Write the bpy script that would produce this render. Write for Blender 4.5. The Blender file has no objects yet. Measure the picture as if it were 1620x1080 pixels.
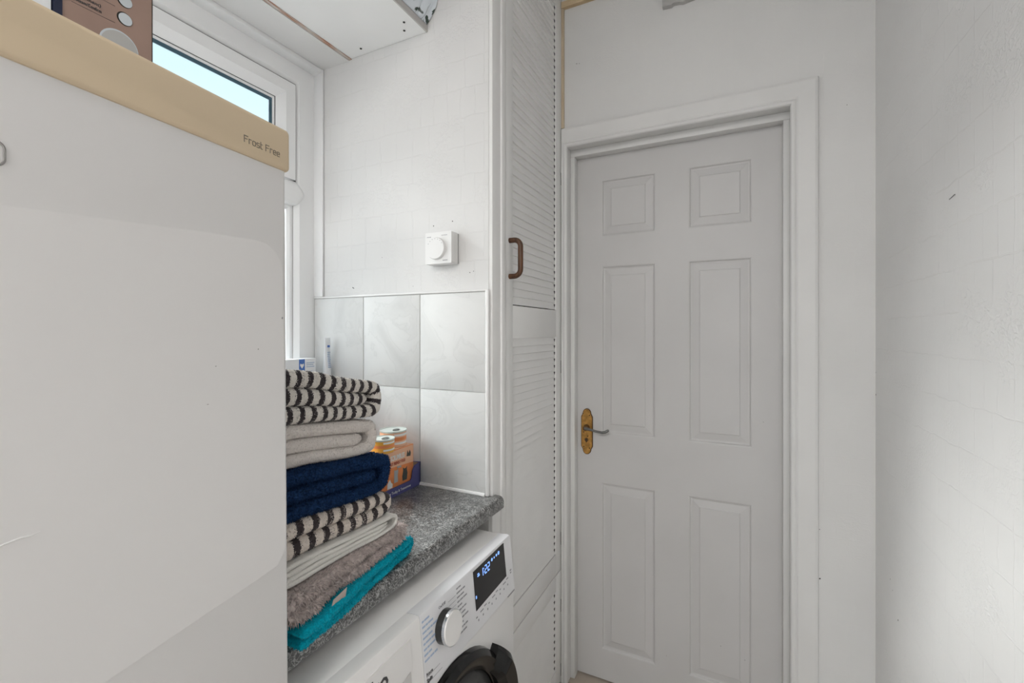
import bpy, bmesh, math, random
from mathutils import Vector, Matrix
random.seed(7)
S = bpy.context.scene
COL = S.collection

# ---------------------------------------------------------------- camera
EYE = 1.354
cd = bpy.data.cameras.new('camera'); cam = bpy.data.objects.new('camera', cd); COL.objects.link(cam)
cd.sensor_width = 36; cd.lens = 16; cd.shift_y = -16 / 1620; cd.clip_start = 0.02
cam.location = (0, 0, EYE); cam.rotation_euler = (math.radians(90), 0, math.radians(26.118))
S.camera = cam

# ---------------------------------------------------------------- world, sun, exposure
S.view_settings.view_transform = 'Standard'; S.view_settings.look = 'None'
S.view_settings.gamma = 1; S.view_settings.use_curve_mapping = False
S.view_settings.exposure = 0.03
wd = bpy.data.worlds.new('sky'); S.world = wd; wd.use_nodes = True
nt = wd.node_tree; nt.nodes.clear()
tc = nt.nodes.new('ShaderNodeTexCoord'); sp = nt.nodes.new('ShaderNodeSeparateXYZ')
rp = nt.nodes.new('ShaderNodeValToRGB'); bg = nt.nodes.new('ShaderNodeBackground'); wo = nt.nodes.new('ShaderNodeOutputWorld')
nt.links.new(tc.outputs['Generated'], sp.inputs[0]); nt.links.new(sp.outputs['Z'], rp.inputs[0])
nt.links.new(rp.outputs[0], bg.inputs[0]); nt.links.new(bg.outputs[0], wo.inputs[0])
cr = rp.color_ramp
cr.elements[0].position = 0.0; cr.elements[0].color = (.95, .97, .99, 1)
cr.elements[1].position = 1.0; cr.elements[1].color = (.30, .55, .92, 1)
e = cr.elements.new(.22); e.color = (.86, .95, .99, 1)
e = cr.elements.new(.5); e.color = (.62, .84, .97, 1)
bg.inputs[1].default_value = 1.22

def sun(name, energy, angle, d, col):
    l = bpy.data.lights.new(name, 'SUN'); l.energy = energy; l.angle = math.radians(angle); l.color = col
    o = bpy.data.objects.new(name, l); COL.objects.link(o)
    o.rotation_euler = Vector(d).to_track_quat('-Z', 'Y').to_euler(); o.location = (-6, -2, 6)
sun('hazy_sun', 10.5, 50, (1, .05, -.72), (1, .985, .965))
sun('sky_fill_sun', 3.0, 150, (1, .1, -.75), (.985, .99, 1.0))  # added wide fill sun, lends the window more skylight than the sky gives

# ---------------------------------------------------------------- helpers
WP = {}          # world position of object origins
def empty(name, loc, label=None, cat=None, group=None, rot=None):
    o = bpy.data.objects.new(name, None); COL.objects.link(o); o.location = loc
    o.empty_display_size = .05
    if rot: o.rotation_euler = rot
    WP[o] = Vector(loc) if not rot else Vector((0, 0, 0))
    if label: tag(o, label, cat, group)
    return o
def tag(o, label=None, cat=None, group=None, kind=None):
    if label: o['label'] = label
    if cat: o['category'] = cat
    if group: o['group'] = group
    if kind: o['kind'] = kind
    return o
def shade(me, ang=35):
    for p in me.polygons: p.use_smooth = True
    bm = bmesh.new(); bm.from_mesh(me)
    for ed in bm.edges:
        if len(ed.link_faces) == 2:
            ed.smooth = ed.calc_face_angle(0) < math.radians(ang)
        else: ed.smooth = True
    bm.to_mesh(me); bm.free()
def obj(name, bm, m, parent=None, smooth=False, local=False, ang=35):
    """links a bmesh (in world coordinates, or in parent's space if local) as ONE mesh object"""
    bmesh.ops.recalc_face_normals(bm, faces=bm.faces)
    vs = [v.co for v in bm.verts]
    lo = [min(v[i] for v in vs) for i in range(3)]; hi = [max(v[i] for v in vs) for i in range(3)]
    c = Vector(((lo[0]+hi[0])/2, (lo[1]+hi[1])/2, (lo[2]+hi[2])/2))
    for v in bm.verts: v.co -= c
    me = bpy.data.meshes.new(name); bm.to_mesh(me); bm.free()
    if smooth: shade(me, ang)
    o = bpy.data.objects.new(name, me); COL.objects.link(o)
    if m is not None:
        for mm in (m if isinstance(m, (list, tuple)) else [m]): me.materials.append(mm)
    if parent is not None:
        o.parent = parent
        o.location = c - WP[parent]
    else: o.location = c
    WP[o] = c
    return o
def struct(name, bm, m, label, cat, parent=None, **k):
    o = obj(name, bm, m, parent, **k)
    if parent is None: tag(o, label, cat, kind='structure')
    return o
def B(): return bmesh.new()
def box(bm, x0, x1, y0, y1, z0, z1, bev=0, seg=2):
    r = bmesh.ops.create_cube(bm, size=1)
    for v in r['verts']:
        v.co = Vector(((x0+x1)/2 + v.co.x*(x1-x0), (y0+y1)/2 + v.co.y*(y1-y0), (z0+z1)/2 + v.co.z*(z1-z0)))
    if bev:
        es = list({ed for v in r['verts'] for ed in v.link_edges})
        bmesh.ops.bevel(bm, geom=es, offset=bev, segments=seg, affect='EDGES', profile=.5)
    return bm
def bx(*a, **k): return box(B(), *a, **k)
def prism(bm, pts, f):
    """closed prism; pts 2d outline, f(p, t) gives a 3d point with t in 0,1"""
    a = [bm.verts.new(f(p, 0)) for p in pts]; b = [bm.verts.new(f(p, 1)) for p in pts]
    n = len(pts)
    bm.faces.new(a); bm.faces.new(list(reversed(b)))
    for i in range(n): bm.faces.new((a[i], b[i], b[(i+1) % n], a[(i+1) % n]))
    return bm
def frame_of(d):
    d = Vector(d).normalized()
    u = d.orthogonal().normalized(); return u, d.cross(u)
def tube(bm, pts, r, n=10, flat=1.0, up=None):
    rings = []; m = len(pts)
    pts = [Vector(p) for p in pts]; u0 = None
    for i, p in enumerate(pts):
        d = (pts[min(i+1, m-1)] - pts[max(i-1, 0)]).normalized()
        if u0 is None: u0 = (Vector(up) if up else d.orthogonal())
        u0 = (u0 - d*u0.dot(d)).normalized(); w = d.cross(u0)
        rr = r[i] if isinstance(r, (list, tuple)) else r
        rings.append([bm.verts.new(p + u0*math.cos(6.28318*k/n)*rr + w*math.sin(6.28318*k/n)*rr*flat) for k in range(n)])
    for a, b in zip(rings, rings[1:]):
        for k in range(n): bm.faces.new((a[k], a[(k+1) % n], b[(k+1) % n], b[k]))
    bm.faces.new(list(reversed(rings[0]))); bm.faces.new(rings[-1])
    return bm
def lathe(bm, prof, c, ax='z', n=32, cap=True):
    """prof [(r,h)], revolved round axis through c"""
    c = Vector(c)
    def P(r, h, a):
        x, y = r*math.cos(a), r*math.sin(a)
        return c + (Vector((x, y, h)) if ax == 'z' else Vector((h, x, y)) if ax == 'x' else Vector((x, -h, y)))
    rings = [[bm.verts.new(P(r, h, 6.2831853*k/n)) for k in range(n)] for r, h in prof]
    for a, b in zip(rings, rings[1:]):
        for k in range(n): bm.faces.new((a[k], a[(k+1) % n], b[(k+1) % n], b[k]))
    if cap: bm.faces.new(rings[0]); bm.faces.new(rings[-1])
    return bm
def rrect(x0, x1, y0, y1, r, n=5):
    out = []
    for cx, cy, a0 in ((x1-r, y1-r, 0), (x0+r, y1-r, 90), (x0+r, y0+r, 180), (x1-r, y0+r, 270)):
        for k in range(n+1):
            a = math.radians(a0 + 90*k/n); out.append((cx+r*math.cos(a), cy+r*math.sin(a)))
    return out
def text(name, body, size, mtx, m, parent, align='LEFT', ext=.0003, label=None, sx=1, shear=0, bold=0):
    cu = bpy.data.curves.new(name, 'FONT'); cu.body = body; cu.size = size; cu.align_x = align
    cu.extrude = ext; cu.resolution_u = 2; cu.shear = shear; cu.offset = bold; cu.space_character = 1.02
    t = bpy.data.objects.new(name+'_c', cu); COL.objects.link(t)
    bpy.context.view_layer.update()
    dg = bpy.context.evaluated_depsgraph_get()
    me = bpy.data.meshes.new_from_object(t.evaluated_get(dg)); me.name = name
    bpy.data.objects.remove(t); bpy.data.curves.remove(cu)
    bm = B(); bm.from_mesh(me); bpy.data.meshes.remove(me)
    for v in bm.verts: v.co.x *= sx
    bmesh.ops.transform(bm, matrix=mtx, verts=bm.verts)
    o = obj(name, bm, m, parent)
    if label: o['label'] = label
    return o
def face_px(o):      # plane facing +X: text right = +Y, up = +Z
    return Matrix(((0, 0, 1, o[0]), (1, 0, 0, o[1]), (0, 1, 0, o[2]), (0, 0, 0, 1)))
def face_ny(o):      # plane facing -Y: right = +X
    return Matrix(((1, 0, 0, o[0]), (0, 0, -1, o[1]), (0, 1, 0, o[2]), (0, 0, 0, 1)))

# ---------------------------------------------------------------- materials
def mat(name, col, rough=.5, metal=0, spec=.5, var=.0, vscale=8, bump=0, bscale=200, sheen=0, coat=0):
    m = bpy.data.materials.new(name); m.use_nodes = True
    t = m.node_tree; p = t.nodes['Principled BSDF']
    p.inputs['Base Color'].default_value = (*col, 1); p.inputs['Roughness'].default_value = rough
    p.inputs['Metallic'].default_value = metal; p.inputs['Specular IOR Level'].default_value = spec
    if sheen: p.inputs['Sheen Weight'].default_value = sheen; p.inputs['Sheen Roughness'].default_value = .5
    if coat: p.inputs['Coat Weight'].default_value = coat
    tcn = t.nodes.new('ShaderNodeNewGeometry')
    if var:
        n = t.nodes.new('ShaderNodeTexNoise'); n.inputs['Scale'].default_value = vscale; n.inputs['Detail'].default_value = 5
        t.links.new(tcn.outputs['Position'], n.inputs['Vector'])
        r = t.nodes.new('ShaderNodeValToRGB'); t.links.new(n.outputs['Fac'], r.inputs[0])
        r.color_ramp.elements[0].position = .3; r.color_ramp.elements[1].position = .7
        r.color_ramp.elements[0].color = (*[c*(1-var) for c in col], 1); r.color_ramp.elements[1].color = (*[min(1, c*(1+var)) for c in col], 1)
        t.links.new(r.outputs[0], p.inputs['Base Color'])
    if bump:
        n = t.nodes.new('ShaderNodeTexNoise'); n.inputs['Scale'].default_value = bscale; n.inputs['Detail'].default_value = 3
        t.links.new(tcn.outputs['Position'], n.inputs['Vector'])
        b = t.nodes.new('ShaderNodeBump'); b.inputs['Strength'].default_value = bump; b.inputs['Distance'].default_value = .002
        t.links.new(n.outputs['Fac'], b.inputs['Height']); t.links.new(b.outputs[0], p.inputs['Normal'])
    return m
class N:
    def __init__(s, m): s.t = m.node_tree; s.p = s.t.nodes['Principled BSDF']
    def a(s, ty, **k):
        n = s.t.nodes.new('ShaderNode'+ty)
        for kk, v in k.items(): setattr(n, kk, v)
        return n
    def l(s, a, b): s.t.links.new(a, b)
    def math(s, op, a, b=None, clamp=False):
        n = s.a('Math', operation=op, use_clamp=clamp)
        for i, v in enumerate((a, b)):
            if v is None: continue
            if isinstance(v, (int, float)): n.inputs[i].default_value = v
            else: s.l(v, n.inputs[i])
        return n.outputs[0]

def wallpaper(name, ax, col, strength=1.0):
    """painted embossed paper: wobbly rectangular grid with scroll patches"""
    m = mat(name, col, .55, spec=.35); q = N(m)
    g = q.a('NewGeometry'); sxyz = q.a('SeparateXYZ'); q.l(g.outputs['Position'], sxyz.inputs[0])
    cx = q.a('CombineXYZ'); q.l(sxyz.outputs[ax], cx.inputs[0]); q.l(sxyz.outputs['Z'], cx.inputs[1])
    nz = q.a('TexNoise'); nz.inputs['Scale'].default_value = 22; nz.inputs['Detail'].default_value = 2; q.l(cx.outputs[0], nz.inputs['Vector'])
    mx = q.a('MixRGB', blend_type='ADD'); mx.inputs[0].default_value = .012; q.l(cx.outputs[0], mx.inputs[1]); q.l(nz.outputs['Color'], mx.inputs[2])
    br = q.a('TexBrick'); br.offset = .0; br.squash = .75; br.squash_frequency = 3
    br.inputs['Scale'].default_value = 1; br.inputs['Brick Width'].default_value = .062; br.inputs['Row Height'].default_value = .082
    br.inputs['Mortar Size'].default_value = .0016; br.inputs['Mortar Smooth'].default_value = .6
    q.l(mx.outputs[0], br.inputs['Vector'])
    # scrolls
    n2 = q.a('TexNoise'); n2.inputs['Scale'].default_value = 7; n2.inputs['Detail'].default_value = 1; q.l(cx.outputs[0], n2.inputs['Vector'])
    ms = q.a('MapRange'); ms.inputs[1].default_value = .5; ms.inputs[2].default_value = .62; q.l(n2.outputs['Fac'], ms.inputs[0])
    wv = q.a('TexWave', wave_type='RINGS', rings_direction='SPHERICAL'); wv.inputs['Scale'].default_value = 14; wv.inputs['Distortion'].default_value = 11
    wv.inputs['Detail'].default_value = 2; wv.inputs['Detail Scale'].default_value = 5; q.l(cx.outputs[0], wv.inputs['Vector'])
    sc = q.math('MULTIPLY', q.math('POWER', wv.outputs['Fac'], 3.0), ms.outputs[0])
    inv = q.math('SUBTRACT', 1.0, ms.outputs[0])
    ln = q.math('MULTIPLY', br.outputs['Fac'], inv)
    h = q.math('ADD', ln, q.math('MULTIPLY', sc, .9))
    fn = q.a('TexNoise'); fn.inputs['Scale'].default_value = 160; fn.inputs['Detail'].default_value = 3; q.l(cx.outputs[0], fn.inputs['Vector'])
    h = q.math('ADD', h, q.math('MULTIPLY', fn.outputs['Fac'], .35))
    lg = q.a('TexNoise'); lg.inputs['Scale'].default_value = 4; q.l(cx.outputs[0], lg.inputs['Vector'])
    h = q.math('ADD', h, q.math('MULTIPLY', lg.outputs['Fac'], 2.5))
    b = q.a('Bump'); b.inputs['Strength'].default_value = .5*strength; b.inputs['Distance'].default_value = .0016
    q.l(h, b.inputs['Height']); q.l(b.outputs[0], q.p.inputs['Normal'])
    # faint grubbiness
    dn = q.a('TexNoise'); dn.inputs['Scale'].default_value = 3; dn.inputs['Detail'].default_value = 8; q.l(cx.outputs[0], dn.inputs['Vector'])
    r = q.a('ValToRGB'); q.l(dn.outputs['Fac'], r.inputs[0])
    r.color_ramp.elements[0].position = .3; r.color_ramp.elements[0].color = (*[c*.95 for c in col], 1)
    r.color_ramp.elements[1].position = .6; r.color_ramp.elements[1].color = (*col, 1)
    q.l(r.outputs[0], q.p.inputs['Base Color'])
    return m

WHITE = (.755, .745, .735)
M = {}
M['paper_y'] = wallpaper('wallpaper_partition', 'X', WHITE, .8)
M['paper_far'] = wallpaper('wallpaper_far', 'X', (.78, .775, .765), .25)
M['paper_r'] = wallpaper('wallpaper_right', 'Y', (.83, .82, .81), .9)
M['plaster'] = mat('plaster', WHITE, .6, var=.02)
M['ceil'] = mat('ceiling_paint', (.82, .81, .80), .7)
M['gloss'] = mat('white_gloss_paint', (.76, .755, .745), .42, var=.025, vscale=6, bump=.06, bscale=60)
M['doorpaint'] = mat('door_paint', (.62, .61, .605), .45, var=.02, vscale=5, bump=.05, bscale=90)
M['louvre'] = mat('louvre_paint', (.86, .855, .845), .5, var=.02)
M['upvc'] = mat('upvc', (.88, .88, .88), .3)
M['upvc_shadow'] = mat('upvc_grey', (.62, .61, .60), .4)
M['gasket'] = mat('black_gasket', (.03, .03, .03), .6)
M['spacer'] = mat('blue_black_spacer', (.05, .115, .155), .4)
M['floor'] = mat('vinyl_floor', (.42, .36, .30), .5, var=.15, vscale=4)
M['fridge'] = mat('fridge_white', (.80, .788, .782), .32, var=.008, vscale=3)
M['film'] = mat('fridge_film', (.83, .818, .812), .26, var=.008, vscale=3)
M['gold'] = mat('champagne_band', (.72, .585, .41), .38, spec=.4)
M['ink'] = mat('grey_brown_print', (.22, .19, .15), .5)
M['greyink'] = mat('grey_badge', (.33, .32, .31), .35, metal=.4)
M['appl'] = mat('appliance_white', (.83, .82, .81), .33)
M['panelw'] = mat('control_panel_white', (.78, .78, .80), .3)
M['black'] = mat('black_plastic', (.008, .008, .008), .14, spec=.35)
M['darkgrey'] = mat('dark_grey_plastic', (.035, .035, .034), .25, spec=.35)
M['display'] = mat('display_black', (.012, .011, .012), .15)
M['inkblk'] = mat('black_print', (.06, .06, .065), .5)
M['inkgrey'] = mat('grey_print', (.30, .30, .32), .5)
M['inkblue'] = mat('blue_print', (.40, .50, .66), .5)
M['chrome'] = mat('satin_chrome', (.75, .76, .77), .18, metal=1)
M['steel'] = mat('dull_steel', (.22, .22, .215), .35, metal=.9)
M['brass'] = mat('worn_brass', (.50, .27, .075), .38, metal=.75, var=.35, vscale=60)
M['brassdark'] = mat('tarnished_brass', (.14, .075, .03), .5, metal=.5)
M['hole'] = mat('dark_hole', (.02, .018, .015), .8)
M['shade_dark'] = mat('gap_shade', (.03, .028, .025), .8)
M['cardedge'] = mat('raw_card', (.45, .33, .22), .8)
M['tin'] = mat('tin_lid', (.66, .71, .67), .35, metal=.25)
M['purple'] = mat('indigo_card', (.085, .085, .24), .5)
M['orange'] = mat('orange_card', (.80, .27, .09), .45, var=.12, vscale=25)
M['peach'] = mat('peach_card', (.85, .50, .32), .5)
M['yellow'] = mat('yellow_label', (.78, .40, .05), .4)
M['white'] = mat('white_print', (.85, .85, .84), .5)
M['redink'] = mat('red_print', (.42, .06, .03), .5)
M['catgrey'] = mat('grey_print2', (.42, .44, .46), .5)
M['catdark'] = mat('charcoal_print', (.06, .07, .065), .5)
M['bluecard'] = mat('blue_card', (.06, .17, .52), .45)
M['palecard'] = mat('white_card', (.82, .84, .86), .45)
M['copper'] = mat('copper_print', (.33, .225, .185), .35, var=.08, vscale=10)
M['coppertop'] = mat('box_top_card', (.36, .24, .19), .5)
M['navyedge'] = mat('navy_edge', (.015, .02, .05), .4)
M['btn'] = mat('pale_button_print', (.58, .63, .67), .35)
M['dial'] = mat('silver_dial_print', (.46, .46, .45), .35)
M['grout'] = mat('grout', (.82, .81, .80), .8)
M['tiletrim'] = mat('white_pvc_trim', (.82, .81, .80), .35)

def wood(name, a, b, ax, sc=1.0, rough=.5):
    m = mat(name, a, rough); q = N(m)
    g = q.a('NewGeometry'); mp = q.a('Mapping'); q.l(g.outputs['Position'], mp.inputs[0])
    s = [60*sc]*3; s[ax] = 5*sc; mp.inputs['Scale'].default_value = s
    n = q.a('TexNoise'); n.inputs['Scale'].default_value = 1.5; n.inputs['Detail'].default_value = 6; q.l(mp.outputs[0], n.inputs['Vector'])
    r = q.a('ValToRGB'); q.l(n.outputs['Fac'], r.inputs[0])
    r.color_ramp.elements[0].position = .35; r.color_ramp.elements[0].color = (*a, 1)
    r.color_ramp.elements[1].position = .65; r.color_ramp.elements[1].color = (*b, 1)
    q.l(r.outputs[0], q.p.inputs['Base Color']); return m
M['pine_v'] = wood('bare_pine_upright', (.56, .46, .33), (.66, .56, .42), 2)
M['pine_h'] = wood('bare_pine_rail', (.60, .45, .27), (.70, .55, .36), 0)
M['handlewood'] = wood('brown_handle_wood', (.055, .022, .009), (.125, .052, .020), 2, 2, .35)
M['batten'] = wood('chipped_batten', (.40, .17, .09), (.60, .58, .55), 1, 2.2, .7)

def tile_mat():
    m = mat('marbled_tile', (.78, .78, .765), .18, spec=.5); q = N(m)
    g = q.a('NewGeometry'); oi = q.a('ObjectInfo')
    ad = q.a('VectorMath', operation='MULTIPLY_ADD'); q.l(oi.outputs['Random'], ad.inputs[0]); ad.inputs[1].default_value = (9, 9, 9); q.l(g.outputs['Position'], ad.inputs[2])
    n = q.a('TexNoise'); n.inputs['Scale'].default_value = 7; n.inputs['Detail'].default_value = 7; n.inputs['Distortion'].default_value = 1.2; q.l(ad.outputs[0], n.inputs['Vector'])
    r = q.a('ValToRGB'); q.l(n.outputs['Fac'], r.inputs[0]); ce = r.color_ramp
    ce.elements[0].position = .30; ce.elements[0].color = (.66, .66, .65, 1); ce.elements[1].position = .62; ce.elements[1].color = (.75, .75, .74, 1)
    x = ce.elements.new(.47); x.color = (.72, .72, .71, 1); x = ce.elements.new(.49); x.color = (.68, .68, .67, 1); x = ce.elements.new(.51); x.color = (.73, .73, .72, 1)
    q.l(r.outputs[0], q.p.inputs['Base Color']); return m
M['tile'] = tile_mat(); M['tile'].node_tree.nodes['Principled BSDF'].inputs['Roughness'].default_value = .6; M['tile'].node_tree.nodes['Principled BSDF'].inputs['Specular IOR Level'].default_value = .3
def worktop_mat():
    m = mat('granite_laminate', (.1, .1, .1), .28, spec=.5); q = N(m)
    g = q.a('NewGeometry')
    n = q.a('TexNoise'); n.inputs['Scale'].default_value = 150; n.inputs['Detail'].default_value = 5; n.inputs['Distortion'].default_value = .7; q.l(g.outputs['Position'], n.inputs['Vector'])
    v = q.math('ABSOLUTE', q.math('SUBTRACT', n.outputs['Fac'], .5))
    r = q.a('ValToRGB'); q.l(v, r.inputs[0]); ce = r.color_ramp
    ce.elements[0].position = 0; ce.elements[0].color = (.50, .50, .49, 1); ce.elements[1].position = .10; ce.elements[1].color = (.028, .028, .028, 1)
    x = ce.elements.new(.03); x.color = (.15, .15, .147, 1)
    n2 = q.a('TexNoise'); n2.inputs['Scale'].default_value = 40; n2.inputs['Detail'].default_value = 3; q.l(g.outputs['Position'], n2.inputs['Vector'])
    mr = q.a('MapRange'); mr.inputs[1].default_value = .35; mr.inputs[2].default_value = .65; mr.inputs[3].default_value = .55; mr.inputs[4].default_value = 1.35; q.l(n2.outputs['Fac'], mr.inputs[0])
    mu = q.a('VectorMath', operation='SCALE'); q.l(r.outputs[0], mu.inputs[0]); q.l(mr.outputs[0], mu.inputs['Scale'])
    q.l(mu.outputs[0], q.p.inputs['Base Color']); return m
M['worktop'] = worktop_mat(); M['worktop'].node_tree.nodes['Principled BSDF'].inputs['Coat Weight'].default_value = 1.0; M['worktop'].node_tree.nodes['Principled BSDF'].inputs['Coat Roughness'].default_value = .30
def glass_mat():
    m = bpy.data.materials.new('window_glass'); m.use_nodes = True; t = m.node_tree; t.nodes.clear()
    o = t.nodes.new('ShaderNodeOutputMaterial'); tr = t.nodes.new('ShaderNodeBsdfTransparent'); gl = t.nodes.new('ShaderNodeBsdfGlossy')
    tr.inputs[0].default_value = (.96, .98, .98, 1); gl.inputs['Roughness'].default_value = .02
    fw = t.nodes.new('ShaderNodeLayerWeight'); pw = t.nodes.new('ShaderNodeMath'); pw.operation = 'POWER'; pw.inputs[1].default_value = 4; t.links.new(fw.outputs['Facing'], pw.inputs[0])
    fr = t.nodes.new('ShaderNodeMath'); fr.operation = 'MULTIPLY_ADD'; fr.inputs[1].default_value = .45; fr.inputs[2].default_value = .03; t.links.new(pw.outputs[0], fr.inputs[0]); mx = t.nodes.new('ShaderNodeMixShader')
    t.links.new(fr.outputs[0], mx.inputs[0]); t.links.new(tr.outputs[0], mx.inputs[1]); t.links.new(gl.outputs[0], mx.inputs[2]); t.links.new(mx.outputs[0], o.inputs[0])
    return m
M['glass'] = glass_mat()
def emit(name, col, s):
    m = mat(name, col, .5); p = m.node_tree.nodes['Principled BSDF']
    p.inputs['Emission Color'].default_value = (*col, 1); p.inputs['Emission Strength'].default_value = s; return m
M['led'] = emit('blue_white_led', (.22, .42, 1.0), 1.0)
M['fill_glow'] = emit('fill_lamp_diffuser', (1.0, .97, .92), 4.0)
def terry(name, col, var=.12, nscale=260, stripe=None, sheen=.15):
    m = mat(name, col, .95, spec=.1, sheen=sheen); q = N(m)
    g = q.a('NewGeometry')
    n = q.a('TexNoise'); n.inputs['Scale'].default_value = nscale; n.inputs['Detail'].default_value = 3; q.l(g.outputs['Position'], n.inputs['Vector'])
    r = q.a('MapRange'); r.inputs[1].default_value = .3; r.inputs[2].default_value = .7; r.inputs[3].default_value = 1-var; r.inputs[4].default_value = 1+var; q.l(n.outputs['Fac'], r.inputs[0])
    sc = q.a('VectorMath', operation='SCALE'); q.l(r.outputs[0], sc.inputs['Scale'])
    if stripe:
        dark, period = stripe
        uv = q.a('UVMap'); s = q.a('SeparateXYZ'); q.l(uv.outputs[0], s.inputs[0])
        nn = q.a('TexNoise'); nn.inputs['Scale'].default_value = 420; nn.inputs['Detail'].default_value = 1; q.l(g.outputs['Position'], nn.inputs['Vector'])
        off = q.math('MULTIPLY', q.math('SUBTRACT', nn.outputs['Fac'], .5), .006)
        f = q.math('FRACT', q.math('DIVIDE', q.math('ADD', s.outputs[0], off), period))
        k = q.math('GREATER_THAN', f, .56)
        mx = q.a('MixRGB'); q.l(k, mx.inputs[0]); mx.inputs[1].default_value = (*col, 1); mx.inputs[2].default_value = (*dark, 1)
        q.l(mx.outputs[0], sc.inputs[0])
    else: sc.inputs[0].default_value = col
    q.l(sc.outputs[0], q.p.inputs['Base Color'])
    b = q.a('Bump'); b.inputs['Strength'].default_value = .5; b.inputs['Distance'].default_value = .003; q.l(n.outputs['Fac'], b.inputs['Height']); q.l(b.outputs[0], q.p.inputs['Normal'])
    return m
M['t_stripe'] = terry('striped_terry', (.72, .68, .63), .1, 300, ((.045, .037, .040), .0225))
M['t_stripe2'] = terry('striped_terry_worn', (.68, .61, .55), .1, 300, ((.05, .04, .042), .030))
M['t_cream'] = terry('cream_terry', (.70, .65, .615), .06, 300)
M['t_navy'] = terry('navy_terry', (.010, .032, .092), .45, 320, None, 0)
M['t_flat'] = terry('white_flat_weave', (.76, .74, .70), .05, 500)
M['t_grey'] = terry('taupe_shag', (.52, .45, .43), .3, 120)
M['t_teal'] = terry('teal_terry', (.0, .33, .44), .25, 320, None, .05)
M['care'] = mat('care_label', (.50, .43, .38), .7)

# ================================================================ room shell
XR, YF, YT, XC, XW = .368, 1.66, 1.101, -.601, -1.285   # right wall, far wall, tiled partition, cupboard face, window frame face
YB, HC = -2.3, 2.66
struct('floor', bx(-1.5, XR+.1, YB-.1, YF+.3, -.06, 0), M['floor'], 'brown vinyl floor of the utility room', 'floor')
struct('ceiling', bx(-1.5, XR+.1, YB-.1, YF+.3, HC, HC+.06), M['ceil'], 'white painted ceiling', 'ceiling')
wr = struct('wall_right', bx(XR, XR+.1, YB-.1, YF+.3, 0, HC), M['paper_r'], 'white embossed papered wall to the right of the door', 'wall')
# far wall with a door opening
LX0, LX1, LZ = -.579, .158, 2.060         # lining opening
bm = B(); box(bm, -1.5, LX0-.03, YF, YF+.12, 0, HC); box(bm, LX1+.03, XR, YF, YF+.12, 0, HC); box(bm, LX0-.03, LX1+.03, YF, YF+.12, LZ+.03, HC)
wf = struct('wall_far', bm, M['paper_far'], 'white papered wall around the panelled door', 'wall')
bm = B(); box(bm, -1.5, -1.15, YB-.1, YB, 0, HC); box(bm, .33, XR, YB-.1, YB, 0, HC); box(bm, -1.15, .33, YB-.1, YB, 2.2, HC)  # unseen wall; its opening is added wide to let skylight in
struct('wall_rear', bm, M['plaster'], 'plain white wall behind the viewer with a wide opening added to let in skylight', 'wall')
# window wall (left): below sill, above head, beside
bm = B(); box(bm, -1.42, -1.18, -.3, YT+.06, 0, 1.165); box(bm, -1.42, -1.132, -.3, YT+.06, 2.236, HC); box(bm, -1.42, -1.132, YB, -.3, 0, HC); box(bm, -1.42, -1.132, YT+.06, YF, 0, HC)
struct('wall_left', bm, M['plaster'], 'white outside wall holding the window', 'wall')
# tiled partition
wp = struct('wall_partition', bx(-1.36, -.612, YT, YT+.05, 0, HC), M['paper_y'], 'short end wall with white embossed paper above marbled tiles', 'wall')
# tiles, 3 columns x 2 rows, with recessed grout
obj('grout', bx(-1.284, -.6125, YT-.0045, YT+.002, .9005, 1.4655), M['grout'], wp)
xs = [-1.284, -1.0624, -.8403, -.6178]
zs = [.9015, 1.1845, 1.4645]
for i in range(3):
    for j in range(2):
        g_ = .0013
        t_ = obj('tile', bx(xs[i]+g_, xs[i+1]-g_, YT-.0085, YT-.001, zs[j]+g_, zs[j+1]-g_, bev=.0016), M['tile'], wp, smooth=True)
bm = B(); box(bm, -1.284, -.6125, YT-.011, YT, 1.4645, 1.4705, bev=.002)
obj('tile_trim', bm, M['tiletrim'], wp, smooth=True)
bm = B(); box(bm, -.6178, -.6065, YT-.011, YT, .9005, 1.4705, bev=.003)
obj('tile_trim', bm, M['tiletrim'], wp, smooth=True)
bm = B(); tube(bm, [(-1.18, YT-.009, .903), (-.618, YT-.009, .903)], .0055, 8)
obj('sealant_bead', bm, M['tiletrim'], wp, smooth=True)
def spot(parent, x, z, r, name='screw_hole'):
    bm = B(); lathe(bm, [(r, 0), (r*.6, .0006)], (x, YT-.0002, z), 'y', 10); obj(name, bm, M['hole'], parent)
for x, z, r in ((-.797, 1.664, .0017), (-.7305, 1.671, .0017), (-1.116, 1.496, .002), (-1.112, 1.494, .0018), (-.672, 1.520, .0014), (-.993, 1.585, .001), (-.660, 1.523, .0012), (-.872, 1.49, .0009)):
    spot(wp, x, z, r)

# ---------------------------------------------------------------- door casing, lining and door
bm = B(); aw = .057
def casing(bm, prof):
    """three-sided mitred casing; prof = (offset outwards from the opening, y)"""
    loops = []
    for o_, y in prof:
        xl_ = max(LX0-o_, XC+.0045)
        loops.append([bm.verts.new(p) for p in ((xl_, y, 0), (xl_, y, LZ+o_), (LX1+o_, y, LZ+o_), (LX1+o_, y, 0))])
    for a, b in zip(loops, loops[1:]+loops[:1]):
        for k in range(3): bm.faces.new((a[k], a[k+1], b[k+1], b[k]))
casing(bm, [(-.004, YF+.003), (-.004, YF-.009), (-.001, YF-.014), (.004, YF-.0155), (.009, YF-.014), (.012, YF-.0115), (.0165, YF-.0145), (.060, YF-.0165), (.0675, YF-.0145), (.0695, YF-.010), (.0695, YF+.001)])
struct('trim_1', bm, M['gloss'], 'white painted architrave around the panelled door', 'trim', smooth=True, ang=14)
bm = B()
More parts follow.
